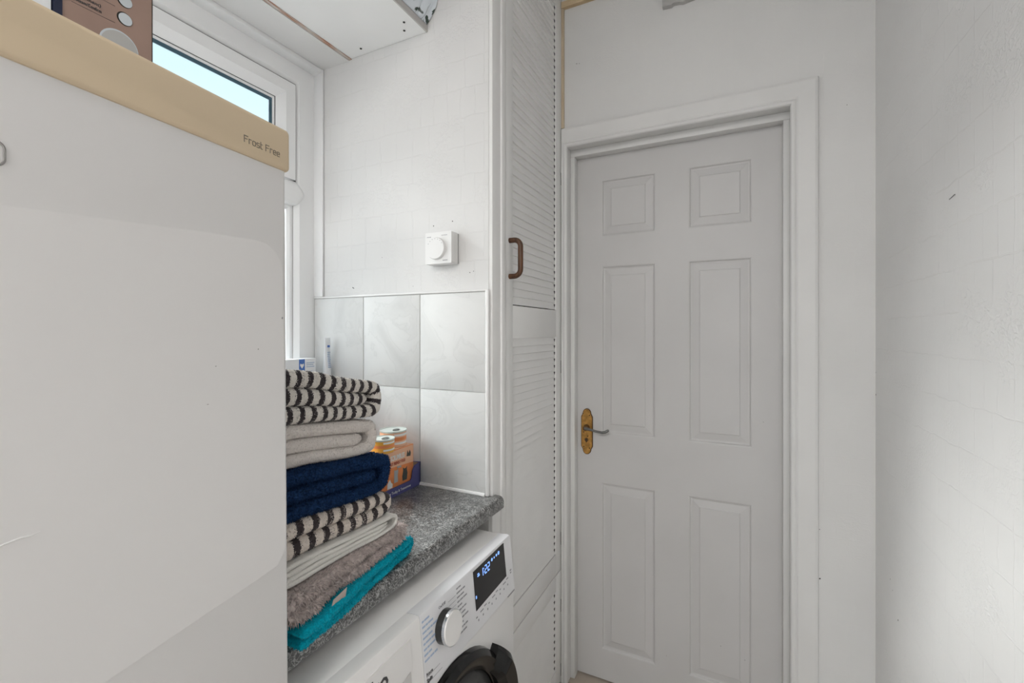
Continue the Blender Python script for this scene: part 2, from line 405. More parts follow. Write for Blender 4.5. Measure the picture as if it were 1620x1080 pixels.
box(bm, LX0-.03, LX0, YF, YF+.12, 0, LZ+.03); box(bm, LX1, LX1+.03, YF, YF+.12, 0, LZ+.03); box(bm, LX0, LX1, YF, YF+.12, LZ, LZ+.03)
# stops
box(bm, LX0, LX0+.017, YF+.04, YF+.08, 0, LZ-.0262, bev=.0015); box(bm, LX1-.019, LX1, YF+.04, YF+.08, 0, LZ-.0262, bev=.0015); box(bm, LX0, LX1, YF+.04, YF+.08, LZ-.026, LZ, bev=.002)
struct('trim_2', bm, M['gloss'], 'white door lining with narrow door stops', 'trim', smooth=True)

DY = YF + .0805
DX0, DX1, DZ1 = LX0+.003, LX1-.003, LZ-.003
panx = [(-.466, -.264), (-.150, .052)]
panz = [(.122, .767), (.959, 1.607), (1.7225, 1.941)]
bm = B()
cols = [DX0, panx[0][0], panx[0][1], panx[1][0], panx[1][1], DX1]
rows = [.006, panz[0][0], panz[0][1], panz[1][0], panz[1][1], panz[2][0], panz[2][1], DZ1]
for i in range(5):
    for j in range(7):
        if i in (1, 3) and j in (1, 3, 5): continue
        box(bm, cols[i], cols[i+1], DY, DY+.038, rows[j], rows[j+1])
bmesh.ops.remove_doubles(bm, verts=bm.verts, dist=1e-5)
# drop doubled interior faces
seen = {}
for f in list(bm.faces):
    k = tuple(sorted(v.index for v in f.verts)) if False else frozenset(f.verts)
    seen.setdefault(k, []).append(f)
bmesh.ops.delete(bm, geom=[f for fs in seen.values() if len(fs) > 1 for f in fs], context='FACES')
door = struct('door_1', bm, M['doorpaint'], 'white six-panel moulded door with a brass lever handle', 'door')
def door_panel(x0, x1, z0, z1):
    bm = B()
    # (inset, depth)
    prof = [(0, 0), (.004, .001), (.007, .0065), (.012, .0075), (.036, .0035), (.0385, .0012), (.043, .001)]
    rings = []
    for ins, d in prof:
        rings.append([bm.verts.new((x, DY+d, z)) for x, z in ((x0+ins, z0+ins), (x1-ins, z0+ins), (x1-ins, z1-ins), (x0+ins, z1-ins))])
    for a, b in zip(rings, rings[1:]):
        for k in range(4): bm.faces.new((a[k], a[(k+1) % 4], b[(k+1) % 4], b[k]))
    bm.faces.new(rings[-1])
    bk = [bm.verts.new((v.co.x, DY+.03, v.co.z)) for v in rings[0]]
    for k in range(4): bm.faces.new((rings[0][k], rings[0][(k+1) % 4], bk[(k+1) % 4], bk[k]))
    bm.faces.new(bk)
    obj('panel', bm, M['doorpaint'], door)
for a in panx:
    for b in panz: door_panel(a[0], a[1], b[0], b[1])
# handle
hx, hz = -.5235, .961
pl = [( .023*math.cos(math.radians(a)), .062 + .028*math.sin(math.radians(a))) for a in range(0, 181, 15)]
out = [(.0235, -.058), (.0235, .058), (.019, .066)] + [(.017*math.cos(math.radians(a)), .070+.020*math.sin(math.radians(a))) for a in range(0, 181, 20)] + [(-.019, .066), (-.0235, .058), (-.0235, -.058), (-.019, -.066)] + [(.017*math.cos(math.radians(a)), -.070+.020*math.sin(math.radians(a))) for a in range(180, 361, 20)] + [(.019, -.066)]
bm = B(); prism(bm, [(p[0]*.88, p[1]*.97) for p in out], lambda p, t: (hx+p[0], DY-.0065*t, hz+p[1]))
plate = obj('handle_plate', bm, M['brass'], door)
bm = B(); prism(bm, out, lambda p, t: (hx+p[0], DY-.004*t, hz+p[1])); obj('plate_rim', bm, M['brassdark'], plate); plate['label'] = 'worn brass backplate with curved ends'
ly = DY-.0065
bm = B(); lathe(bm, [(.0125, 0), (.0125, .006), (.010, .010), (.010, .022)], (hx, ly, hz+.016), 'y', 18)
o = obj('lever_boss', bm, M['brassdark'], plate, smooth=True)
bm = B()
lp = [(hx, ly-.020, hz+.016), (hx+.012, ly-.026, hz+.016), (hx+.030, ly-.027, hz+.013), (hx+.050, ly-.027, hz+.009), (hx+.068, ly-.027, hz+.007), (hx+.081, ly-.026, hz+.010), (hx+.090, ly-.024, hz+.016), (hx+.0935, ly-.023, hz+.018)]
tube(bm, lp, [.0065, .006, .0045, .0045, .005, .005, .005, .003], 10)
obj('lever', bm, M['steel'], plate, smooth=True)
bm = B(); lathe(bm, [(.0075, 0), (.0075, .002), (.005, .0025)], (hx-.001, ly, hz-.032), 'y', 16); obj('keyhole', bm, M['brassdark'], plate, smooth=True)
bm = B(); lathe(bm, [(.0035, 0), (.003, .0032)], (hx-.001, ly, hz-.031), 'y', 12); box(bm, hx-.0025, hx+.0005, ly-.0032, ly, hz-.042, hz-.032); obj('keyhole', bm, M['hole'], plate)
for sx, sz in ((.011, .064), (-.012, -.003), (.011, -.064), (-.012, -.060), (.004, -.018), (-.015, .070)):
    bm = B(); lathe(bm, [(.0028, 0), (.002, .001)], (hx+sx, ly, hz+sz), 'y', 10); obj('screw', bm, M['brassdark'], plate)

# corner strips of bare wood, offcut high on the wall
o = struct('trim_3', bx(-.609, -.5885, YF-.012, YF, 2.131, 2.590, bev=.001), M['pine_v'], 'narrow bare pine strip upright in the corner above the door', 'trim')
o = struct('trim_4', bx(-.597, .05, YF-.016, YF, 2.588, 2.612, bev=.001), M['pine_h'], 'bare pine batten running along the top of the far wall', 'trim')
bm = B()
pts = [(-.226, 2.4755), (-.196, 2.4735), (-.19, 2.478), (-.172, 2.4765), (-.16, 2.473), (-.12, 2.4775), (-.05, 2.478), (-.05, 2.56), (-.228, 2.56)]
prism(bm, pts, lambda p, t: (p[0], YF-.018*t, p[1]))
tag(obj('board_offcut', bm, mat('grey_board', (.50, .49, .48), .8, var=.1), None), 'torn grey strip of board high on the wall above the door', 'board')
bm = B(); tube(bm, [(XR-.0008, 1.148, 1.606), (XR-.0008, 1.1235, 1.609)], .0007, 6)
obj('staple', bm, M['steel'], wr)

# small chips and scuffs in the paint
def fleck(parent, c, n, r, m='hole'):
    bm = B(); u, w = frame_of(n); c = Vector(c); n = Vector(n)
    rr = [r*random.uniform(.6, 1.2) for k in range(7)]
    a = [bm.verts.new(c + u*math.cos(k*.8976)*rr[k] + w*math.sin(k*.8976)*rr[k]) for k in range(7)]
    b = [bm.verts.new(v.co + n*.0003) for v in a]
    bm.faces.new(a); bm.faces.new(list(reversed(b)))
    for k in range(7): bm.faces.new((a[k], a[(k+1) % 7], b[(k+1) % 7], b[k]))
    obj('paint_chip', bm, M[m], parent)
for y, z, r, m_ in ((1.455, .628, .0028, 'hole'), (1.52, .70, .002, 'greyink'), (1.655, 1.17, .0022, 'hole'), (1.655, 1.235, .0018, 'greyink'), (1.50, .68, .0018, 'greyink')):
    fleck(wr, (XR, y, z), (-1, 0, 0), r, m_)
for x, z, r, m_ in ((-.045, .26, .0018, 'greyink'), (.03, .235, .0016, 'greyink'), (-.225, .17, .0014, 'greyink'), (.085, 1.05, .0015, 'greyink')):
    fleck(door, (x, DY+.001 if -.11 < x < .01 else DY, z), (0, -1, 0), r, m_)
for x, z, r, m_ in ((.232, .60, .0022, 'hole'), (.231, .75, .0016, 'greyink'), (-.54, 2.37, .003, 'greyink'), (-.53, 2.368, .0022, 'greyink'), (.30, 2.03, .0014, 'greyink')):
    fleck(wf, (x, YF, z), (0, -1, 0), r, m_)

# ---------------------------------------------------------------- window
win = empty('window_1', (XW, .4, 1.16)); tag(win, 'white plastic window with a small top-hung vent above a fixed pane', 'window', kind='structure')
Y0, Y1 = -.28, 1.1005            # frame outer y
ZB, ZT = 1.165, 2.236
def member(bm, y0, y1, z0, z1, xf, depth, ch=.012):
    box(bm, xf-depth, xf, y0, y1, z0, z1, bev=ch*.35, seg=2)
bm = B()
JY = 1.0215                      # inner edge of jamb
def ring_bars(bm, y0, y1, z0, z1, w, xf, depth, ch, wl=None):
    """rectangular frame with a chamfered inner edge, mitred"""
    prof = [(0, xf-depth), (0, xf), (w-ch, xf), (w, xf-ch*.8), (w, xf-depth)]
    loops = []
    for ins, x in prof:
        loops.append([bm.verts.new((x, y, z)) for y, z in ((y0+ins, z0+ins), (y1-ins, z0+ins), (y1-ins, z1-ins), (y0+ins, z1-ins))])
    loops.append(loops[0])
    for a, b in zip(loops, loops[1:]):
        for k in range(4): bm.faces.new((a[k], a[(k+1) % 4], b[(k+1) % 4], b[k]))
ring_bars(bm, Y0, Y1, ZB, ZT, .079, XW, .045, .014)
obj('outer_frame', bm, M['upvc'], win)
# transom with pointed ends
TZ0, TZ1 = 1.764, 1.841
tz = (TZ0+TZ1)/2
bm = B()
def ogive(hh, reach, base):      # half outline from lower to upper corner at the right end
    return [(base + reach*(1-abs(t)**1.7), tz + hh*t) for t in [-1+2*k/12 for k in range(13)]]
loops = []
for hh, reach, base, x in ((.0385, .032, JY, XW-.04), (.0385, .032, JY, XW-.003), (.034, .029, JY-.001, XW+.004), (.024, .022, JY-.004, XW+.009), (.012, .012, JY-.008, XW+.0105)):
    right = ogive(hh, reach, base); left = [(Y0+.079+JY-y, z) for y, z in reversed(right)]
    loops.append([bm.verts.new((x, y, z)) for y, z in right+left])
for a, b in zip(loops, loops[1:]):
    for k in range(len(a)): bm.faces.new((a[k], a[(k+1) % len(a)], b[(k+1) % len(a)], b[k]))
bm.faces.new(loops[-1]); bm.faces.new(list(reversed(loops[0])))
obj('transom', bm, M['upvc'], win, smooth=True, ang=40)
# top vent sash
SY0, SY1, SZ0, SZ1 = Y0+.081, JY-.001, TZ1+.001, 2.1555
bm = B(); ring_bars(bm, SY0-.003, SY1+.003, SZ0-.012, SZ1+.003, .0055, XW-.0035, .02, .0003)
obj('seal', bm, M['gasket'], win)
bm = B(); ring_bars(bm, SY0+.001, SY1-.001, SZ0+.003, SZ1-.001, .058, XW+.001, .028, .024)
sash = obj('vent_sash', bm, M['upvc'], win)
bm = B(); ring_bars(bm, SY0+.0585, SY1-.0585, SZ0+.0595, SZ1-.0585, .0015, XW-.019, .02, .0005)
obj('glazing_seal', bm, M['gasket'], sash)
bm = B(); ring_bars(bm, SY0+.060, SY1-.060, SZ0+.061, SZ1-.060, .006, XW-.021, .012, .003)
obj('glazing_bead', bm, M['upvc'], sash)
bm = B(); ring_bars(bm, SY0+.0655, SY1-.0655, SZ0+.0665, SZ1-.0655, .0105, XW-.0255, .003, .0005)
obj('glass_spacer', bm, M['spacer'], sash)
obj('pane', bx(XW-.0325, XW-.029, SY0+.066, SY1-.066, SZ0+.067, SZ1-.066), M['glass'], sash)
# lower fixed light
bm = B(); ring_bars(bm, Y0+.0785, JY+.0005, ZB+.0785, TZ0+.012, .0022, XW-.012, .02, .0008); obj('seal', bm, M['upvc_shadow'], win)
bm = B(); ring_bars(bm, Y0+.081, JY-.003, ZB+.081, TZ0+.004, .017, XW-.014, .016, .008); obj('glazing_bead', bm, M['upvc'], win)
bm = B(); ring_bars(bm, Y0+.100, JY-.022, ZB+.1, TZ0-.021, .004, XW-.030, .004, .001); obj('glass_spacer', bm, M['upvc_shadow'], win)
obj('pane', bx(XW-.038, XW-.034, Y0+.09, JY-.012, ZB+.09, TZ0-.006), M['glass'], win)
# sill board, reveal trims
struct('trim_5', bx(XW-.02, -1.172, -.3, YT-.009, 1.158, 1.178, bev=.004), M['upvc'], 'white window board under the window', 'trim', smooth=True)
bm = B(); box(bm, XW-.005, -1.246, YT-.009, YT, 1.470, 2.236, bev=.004); box(bm, XW-.004, -1.250, -.3, YT-.001, 2.222, 2.237, bev=.004)
struct('trim_6', bm, M['upvc'], 'white plastic cover strip between window frame and wall', 'trim', smooth=True)

# ================================================================ shelf above
sh = empty('wall_shelf', (-.97, .2, 2.243), 'white board shelf with screw holes fixed high above the worktop', 'shelf')
obj('shelf_board', bx(-1.122, -.820, -.4, YT-.001, 2.240, 2.258, bev=.001), mat('shelf_white', (.86, .855, .845), .55, var=.015), sh)
obj('batten', bx(-1.131, -1.1205, -.4, YT-.001, 2.2375, 2.262), M['batten'], sh)
o = obj('front_lip', bx(-.822, -.8175, -.4, YT-.001, 2.2395, 2.2585), mat('grey_chipboard_edge', (.52, .50, .48), .7), sh)
for x, y in ((-.852, 1.035), (-.875, 1.064), (-1.053, 1.072), (-.873, .895)):
    bm = B(); lathe(bm, [(.0035, 0), (.0035, -.0012)], (x, y, 2.2399), 'z', 12); obj('screw_hole', bm, M['hole'], sh)
# crumpled bag lying on the shelf
def bag():
    from mathutils import noise
    bm = B()
    sec = [(-1.10, 2.2605), (-.96, 2.2605), (-.835, 2.2605), (-.8185, 2.2620), (-.8100, 2.272), (-.800, 2.288), (-.789, 2.305), (-.780, 2.325), (-.774, 2.35), (-.776, 2.38), (-.79, 2.41), (-.83, 2.44), (-.90, 2.455), (-1.0, 2.45), (-1.08, 2.41), (-1.11, 2.34)]
    rings = []; n = 64
    for k in range(n+1):
        y = .50 + (YT-.003-.50)*k/n; ring = []
        endk = math.sqrt(max(.02, 1-max(0, (.58-y)/.08)**2)) if y < .58 else 1
        for q, (x, z) in enumerate(sec):
            p = Vector((x, y, z)); d = 0
            if 3 < q < 15:
                d = abs(noise.noise(p*38))*.020 + abs(noise.noise(p*80+Vector((5, 2, 1))))*.012 - .007
            cx, cz = -.95, 2.34; v = Vector((x-cx, 0, z-cz)); v = v*endk + v.normalized()*d
            ring.append(bm.verts.new((cx+v.x, y, max(2.2602, cz+v.z))))
        rings.append(ring)
    m_ = len(sec)
    for a, b in zip(rings, rings[1:]):
        for k in range(m_): bm.faces.new((a[k], a[(k+1) % m_], b[(k+1) % m_], b[k]))
    bm.faces.new(rings[0]); bm.faces.new(list(reversed(rings[-1])))
    bmesh.ops.triangulate(bm, faces=[f for f in bm.faces if len(f.verts) == 4])
    m = mat('crinkled_film', (.70, .74, .78), .16, spec=.6); q = N(m)
    g = q.a('NewGeometry'); n = q.a('TexNoise'); n.inputs['Scale'].default_value = 22; n.inputs['Detail'].default_value = 2; n.inputs['Distortion'].default_value = 1.6; q.l(g.outputs['Position'], n.inputs['Vector'])
    r = q.a('ValToRGB'); r.color_ramp.interpolation = 'EASE'; q.l(n.outputs['Fac'], r.inputs[0]); ce = r.color_ramp
    ce.elements[0].position = .38; ce.elements[0].color = (.035, .06, .045, 1); ce.elements[1].position = .46; ce.elements[1].color = (.74, .79, .84, 1)
    q.l(r.outputs[0], q.p.inputs['Base Color'])
    o = obj('plastic_bag', bm, m, None, smooth=True, ang=28)
    tag(o, 'crumpled pale plastic bag lying on the high shelf', 'bag')
bag()

# ================================================================ louvred cupboard
cb = empty('louvred_cupboard', (-.75, 1.38, 0), 'tall white cupboard with louvred doors beside the panelled door', 'cupboard')
bm = B()
box(bm, -.64, XC, YT+.002, 1.168, 0, HC, bev=.003)         # left post
box(bm, -.606, XC+.006, 1.150, 1.176, 0, HC, bev=.004)     # bead
box(bm, -.64, XC, 1.652, YF-.0005, 0, HC, bev=.001)
box(bm, -.64, XC-.003, 1.168, 1.652, 2.615, HC)
obj('frame', bm, M['louvre'], cb, smooth=True)
obj('dark_backing', bx(-.66, -.655, 1.12, 1.655, 0, HC), M['shade_dark'], cb)  # added dark sheet, stands in for the unlit inside of the cupboard
YD0, YD1 = 1.180, 1.650
YL0, YL1 = 1.226, 1.574
def louvre_door(name, z0, z1, fields, xf):
    bm = B()
    box(bm, xf-.026, xf, YD0, YL0, z0, z1, bev=.0015)
    box(bm, xf-.026, xf, YL1+.018, YD1, z0, z1, bev=.0015)
    edges = [z0] + [v for f in fields for v in f] + [z1]
    for a, b in zip(edges[0::2], edges[1::2]):
        if b-a > .001: box(bm, xf-.026, xf-.0004, YL0-.002, YL1+.02, a, b, bev=.001)
    d = obj(name, bm, M['louvre'], cb, smooth=True)
    return d
# one slat mesh, shared
def slat_mesh():
    bm = B()
    L = YL1-YL0+.004
    w, t, a = .0285, .0055, math.radians(10)
    prof = [(-w/2, -t/2), (w/2-.001, -t/2), (w/2, 0), (w/2-.001, t/2), (-w/2, t/2)]
    def f(p, k):
        # p[0] runs down and out, p[1] is thickness
        x = p[0]*math.sin(a) + p[1]*math.cos(a); z = -p[0]*math.cos(a) + p[1]*math.sin(a)
        return (x, (k-.5)*L, z)
    prism(bm, prof, f)
    bmesh.ops.recalc_face_normals(bm, faces=bm.faces)
    me = bpy.data.meshes.new('slat'); bm.to_mesh(me); bm.free(); me.materials.append(M['louvre']); return me
SL = slat_mesh()
PITCH = .0243
def fill(door_, z0, z1, xf):
    n = int(round((z1-z0)/PITCH)); p = (z1-z0)/n
    sl = B()
    for i in range(n):
        z = z0 + (i+.5)*p
        o = bpy.data.objects.new('slat', SL); COL.objects.link(o); o.parent = door_
        o.location = Vector((xf-.0068 + random.uniform(-.0005, .0005), (YL0+YL1)/2, z)) - WP[door_]
        o.rotation_euler = (random.uniform(-.0012, .0012), random.uniform(-.03, .03), 0)
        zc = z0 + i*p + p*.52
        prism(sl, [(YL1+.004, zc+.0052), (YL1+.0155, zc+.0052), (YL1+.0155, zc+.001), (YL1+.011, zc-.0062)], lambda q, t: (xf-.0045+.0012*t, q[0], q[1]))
    s = obj('slat_gap_shade', sl, M['shade_dark'], door_); tag(s, kind='stuff')  # solid dark prisms; shade of the slat-end gaps put into their colour
    obj('slot_rabbet', bx(xf-.012, xf-.0042, YL1-.001, YL1+.0185, z0, z1), M['louvre'], door_)
XD = XC + .003
ud = louvre_door('upper_door', .448, 2.612, [(.5240, 1.333), (1.4320, 2.565)], XD)
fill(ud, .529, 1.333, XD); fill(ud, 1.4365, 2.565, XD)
ld = louvre_door('lower_door', .02, .4445, [(.09, .384)], XD)
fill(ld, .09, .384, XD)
# D handle
bm = B()
hy, hz0, hz1, ho = 1.203, 1.516, 1.622, .036
pts = [(XD-.001, hy, hz0)]
for k in range(7):
    a = math.radians(90*k/6); pts.append((XD+ho-.020+.020*math.sin(a), hy, hz0+.020-.020*math.cos(a)))
for k in range(7):
    a = math.radians(90*k/6); pts.append((XD+ho-.020+.020*math.cos(a), hy, hz1-.020+.020*math.sin(a)))
pts.append((XD-.001, hy, hz1))
tube(bm, pts, .0078, 14, 1.0)
h_ = obj('handle', bm, M['handlewood'], ud, smooth=True); h_['label'] = 'dark brown wooden D handle'
for z, d_, m_ in ((1.936, ud, 'steel'), (1.219, ud, 'steel'), (.564, ud, 'steel'), (.308, ld, 'shade_dark'), (.063, ld, 'shade_dark')):
    bm = B(); tube(bm, [(XD+.001, 1.6505, z-.030), (XD+.001, 1.6505, z+.030)], .0026, 8)
    box(bm, XD-.002, XD+.0008, 1.641, 1.651, z-.024, z+.024)
    obj('hinge', bm, M['steel'], d_)

# ================================================================ worktop
wt = bpy.data.objects
bm = B()
prof = [(-1.18, .862), (-.582, .862)] + [(-.590+.018*math.sin(math.radians(a)), .8715-.0095*math.cos(math.radians(a))) for a in range(20, 91, 14)] + [(-.572, .884)] + [(-.586+.014*math.cos(math.radians(a)), .886+.014*math.sin(math.radians(a))) for a in range(15, 91, 15)] + [(-1.18, .900)]
prism(bm, prof, lambda p, t: (p[0], .425+t*(YT-.0012-.425), p[1]))
front = [p for p in prof if p[0] > -.60]
nose = [(-.5995, .862)] + front[:] + [(-.5995, .900)]
prism(bm, nose, lambda p, t: (p[0], YT-.0012+t*.016, p[1]))
tag(obj('worktop', bm, M['worktop'], None, smooth=True, ang=25), 'dark grey granite-effect worktop with a rounded front edge', 'worktop')

# ================================================================ washing machine
WX, WY0, WY1, WZ = -.494, .421, 1.021, .845
wm = empty('washing_machine', (-.78, .721, 0), 'white front-loading washing machine under the worktop', 'washing machine')
obj('body', bx(-1.06, WX, WY0, WY1, .012, .712, bev=.006), M['appl'], wm, smooth=True)
bm = B(); box(bm, -1.07, -.535, WY0+.001, WY1-.001, .824, .8435, bev=.004); box(bm, -1.05, -.54, WY0+.004, WY1-.004, .7125, .825)
obj('top_cover', bm, M['appl'], wm, smooth=True)
for y in (WY0+.05, WY1-.05):
    for x in (-1.0, -.55):
        bm = B(); lathe(bm, [(.02, 0), (.02, .02)], (x, y, 0), 'z', 12); obj('foot', bm, M['black'], wm)
# control panel: leans back 8 degrees; panel-plane coordinates (y, h)
PB = Vector((WX+.001, 0, .714)); PU = Vector((-.0135, 0, .131)).normalized(); PN = Vector((PU.z, 0, -PU.x))
def PP(y, h, d=0): return PB + PU*h + PN*d + Vector((0, y, 0))
def panel_mtx(y, h, d=.0004):
    o = PP(y, h, d)
    return Matrix(((0, PU.x, PN.x, o.x), (1, 0, 0, o.y), (0, PU.z, PN.z, o.z), (0, 0, 0, 1)))
PH = .1325
bm = B(); YS = .659
prof = [(-.045, 0), (0, 0), (0, PH-.007), (-.002, PH-.002), (-.007, PH), (-.045, PH)]
prism(bm, prof, lambda p, t: PP(YS+t*(WY1-YS), p[1], p[0]))
cp = obj('control_panel', bm, M['panelw'], wm, smooth=True, ang=25)
bm = B(); prism(bm, prof, lambda p, t: PP(WY0+t*(YS-.0012-WY0), p[1], p[0]-.0008))
dr = obj('detergent_drawer', bm, M['appl'], wm, smooth=True, ang=25)
obj('drawer_seam', bx(-.56, -.512, YS-.0012, YS, .714, .842), M['inkgrey'], wm)
# drawer: raised upper plate; pocket shade painted as a flat grey patch
bm = B()
prism(bm, [(WY0+.02, .058), (.628, .058), (.628, .110), (WY0+.02, .110)], lambda p, t: PP(p[0], p[1], -.001+.0016*t))
obj('drawer_plate', bm, M['appl'], dr)
bm = B()
prism(bm, [(WY0+.03, .010), (.624, .010), (.624, .0575), (.607, .0575-.004), (WY0+.03, .0575-.004)], lambda p, t: PP(p[0], p[1], -.0006+.0006*t+.0002))
obj('recess_shade', bm, M['upvc_shadow'], dr)
text('logo', 'beko', .040, panel_mtx(.492, .072, .0012), M['inkblk'], dr, label='black lower-case brand lettering', sx=.95, bold=.0006)
bm = B(); prism(bm, [(.559, .0655), (.577, .0655), (.577, .0685), (.559, .0685)], lambda p, t: PP(p[0], p[1], .0006+.0006*t)); obj('logo_dash', bm, M['inkblk'], dr)
# knob
kc = (.727, .076)
def disc(bm, y, h, r0, d0, r1, d1, n=40):
    a = [bm.verts.new(PP(y+r0*math.cos(6.28319*k/n), h+r0*math.sin(6.28319*k/n), d0)) for k in range(n)]
    b = [bm.verts.new(PP(y+r1*math.cos(6.28319*k/n), h+r1*math.sin(6.28319*k/n), d1)) for k in range(n)]
    bm.faces.new(a); bm.faces.new(list(reversed(b)))
    for k in range(n): bm.faces.new((a[k], a[(k+1) % n], b[(k+1) % n], b[k]))
bm = B(); disc(bm, *kc, .0305, 0, .030, .015)
kn = obj('program_knob', bm, M['darkgrey'], wm, smooth=True)
bm = B(); disc(bm, *kc, .0315, .0152, .0315, .0205)
obj('knob_rim', bm, M['chrome'], kn, smooth=True)
bm = B(); disc(bm, *kc, .030, .0204, .029, .0225); obj('knob_cap', bm, M['appl'], kn, smooth=True)
# display
bm = B(); prism(bm, [(.8395, .034), (1.0, .042), (.983, .1165), (.8395, .1195)][0:0] + [(.840, .042), (.9835, .048), (.9835, .127), (.840, .124)], lambda p, t: PP(p[0], p[1], .0002+.0006*t))
ds = obj('display', bm, M['display'], wm); ds['label'] = 'black display window with blue lit digits'
def seg(bm, y0, h0, y1, h1, w):
    d = Vector((y1-y0, h1-h0)).normalized()*w/2; n_ = Vector((-d.y, d.x))
    prism(bm, [(y0-n_.x, h0-n_.y), (y1-n_.x, h1-n_.y), (y1+n_.x, h1+n_.y), (y0+n_.x, h0+n_.y)], lambda p, t: PP(p[0], p[1], .0008+.0004*t))
bm = B()
def digit(bm, ch, y, h, w, ht):
    S7 = {'1': 'bc', '2': 'abged'}[ch]; k = .15*ht
    P = {'a': (0, 1, 1, 1), 'b': (1, 1, 1, .5), 'c': (1, .5, 1, 0), 'd': (0, 0, 1, 0), 'e': (0, 0, 0, .5), 'f': (0, .5, 0, 1), 'g': (0, .5, 1, .5)}
    for s_ in S7:
        a = P[s_]; seg(bm, y+a[0]*w+(.12*a[1]*w), h+a[1]*ht, y+a[2]*w+(.12*a[3]*w), h+a[3]*ht, .0022)
digit(bm, '1', .872, .099, .007, .016); digit(bm, '2', .888, .099, .008, .016); digit(bm, '2', .901, .099, .008, .016)
for h in (.103, .111): prism(bm, [(.8835, h), (.8855, h), (.8855, h+.002), (.8835, h+.002)], lambda p, t: PP(p[0], p[1], .0008+.0004*t))
obj('digits', bm, M['led'], ds)
bm = B()
for y, h, r in ((.922, .1145, .0036), (.933, .1145, .0024), (.944, .115, .003), (.955, .1155, .0042)):
    disc(bm, y, h, r, .0008, r, .0012, 12)
for y, h, w, t_ in ((.856, .106, .009, .003), (.856, .1105, .007, .002), (.8425, .066, .0035, .006)):
    prism(bm, [(y, h), (y+w, h), (y+w, h+t_), (y, h+t_)], lambda p, t: PP(p[0], p[1], .0008+.0004*t))
tag(obj('indicator_lights', bm, M['led'], ds), kind='stuff')
# printed programme list (unreadable small print as strokes), lines to the knob
def strokes(name, lst, m):
    bm = B()
    for y, h, w, t_ in lst: prism(bm, [(y, h), (y+w, h), (y+w, h+t_), (y, h+t_)], lambda p, t: PP(p[0], p[1], .0001+.0003*t))
    return tag(obj(name, bm, m, cp), kind='stuff')
L_ = []
for i in range(8):
    h = .116 - i*.0098
    n = 2 + (i*7) % 3; y = .662
    for k in range(n):
        w = .006 + ((i*5+k*3) % 4)*.0028; L_.append((y, h, w, .0034)); y += w+.0016
strokes('programme_print', L_, M['inkblue'])
R_ = []
for i in range(11):
    h = .119 - i*.0088
    y = .775 + abs(5-i)*.0*1
    for k in range(2+(i % 2)):
        w = .006 + ((i*3+k*5) % 4)*.0024; R_.append((y, h, w, .0030)); y += w+.0016
strokes('programme_print', R_, M['inkgrey'])
U_ = [(.838+i*.018, .027+(i % 3)*.0025 + i*.0009, .006+(i*5 % 3)*.004, .0026) for i in range(9)] + [(.845+i*.02, .018+i*.0009, .004, .004) for i in range(8)] + [(1.003, .050, .008, .003), (1.004, .044, .006, .003)]
strokes('key_print', U_, M['inkgrey'])
strokes('guide_line', [(.664, .0205, .040, .0005), (.664, .0095, .046, .0005)] + [(.700, .112-i*.0098, .0, .0005) for i in range(0)] + [(.745, .1105-i*.0088, .026, .0005) for i in range(3)], M['inkgrey'])
text('switch_print', 'On/Off', .0075, panel_mtx(.713, .1135), M['inkgrey'], cp)
text('programme_print', 'Rinse', .0085, panel_mtx(.663, .022), M['inkblk'], cp)
text('programme_print', 'Spin', .0095, panel_mtx(.663, .011), M['inkblk'], cp, bold=.0003)
obj('panel_seam', bx(WX-.004, WX+.0012, .985, WY1-.002, .7105, .7145), M['inkgrey'], wm)
# porthole door
DC = (.740, .505)
def ringm(bm, prof, n=56, a0=0, a1=360, c=DC, xb=WX):
    full = abs(a1-a0) >= 360
    m = n if full else n+1
    rs = [[bm.verts.new((xb+x, c[0]+r*math.cos(math.radians(a0+(a1-a0)*k/n)), c[1]+r*math.sin(math.radians(a0+(a1-a0)*k/n)))) for k in range(m)] for r, x in prof]
    for a, b in zip(rs, rs[1:]+([rs[0]] if not full or True else [])):
        for k in range(n): bm.faces.new((a[k], a[(k+1) % m], b[(k+1) % m], b[k]))
    if not full:
        bm.faces.new([r[0] for r in rs]); bm.faces.new([r[-1] for r in reversed(rs)])
bm = B(); ringm(bm, [(.205, 0), (.203, .012), (.192, .021), (.176, .019), (.165, .010), (.165, 0)])
pd = obj('porthole_ring', bm, M['black'], wm, smooth=True)
bm = B(); lathe(bm, [(.166, .004), (.158, .014), (.135, .022), (.07, .030), (.001, .033)], (WX, DC[0], DC[1]), 'x', 56)
obj('porthole_cover', bm, M['darkgrey'], wm, smooth=True)
bm = B(); ringm(bm, [(.146, .022), (.143, .0235), (.141, .022)], n=48); obj('cover_groove', bm, M['black'], pd, smooth=True)
bm = B()
n = 40; rows_ = []
for k in range(n+1):
    a = 41 - 95*k/n; t = k/n
    lift = min(1, t*8)*.5 + .5
    ro = .205 + .028*math.sin(math.pi*min(1, .18+t*.82))*1.0
    ca, sa = math.cos(math.radians(a)), math.sin(math.radians(a))
    rows_.append([bm.verts.new((WX+x, DC[0]+r*ca, DC[1]+r*sa)) for r, x in ((ro, .0), (ro, .030*lift), (ro-.012, .040*lift), (.182, .037*lift), (.168, .022*lift), (.166, .0))])
for a, b in zip(rows_, rows_[1:]):
    for k in range(6): bm.faces.new((a[k], a[(k+1) % 6], b[(k+1) % 6], b[k]))
bm.faces.new(rows_[0]); bm.faces.new(list(reversed(rows_[-1])))
obj('porthole_handle', bm, M['black'], pd, smooth=True)

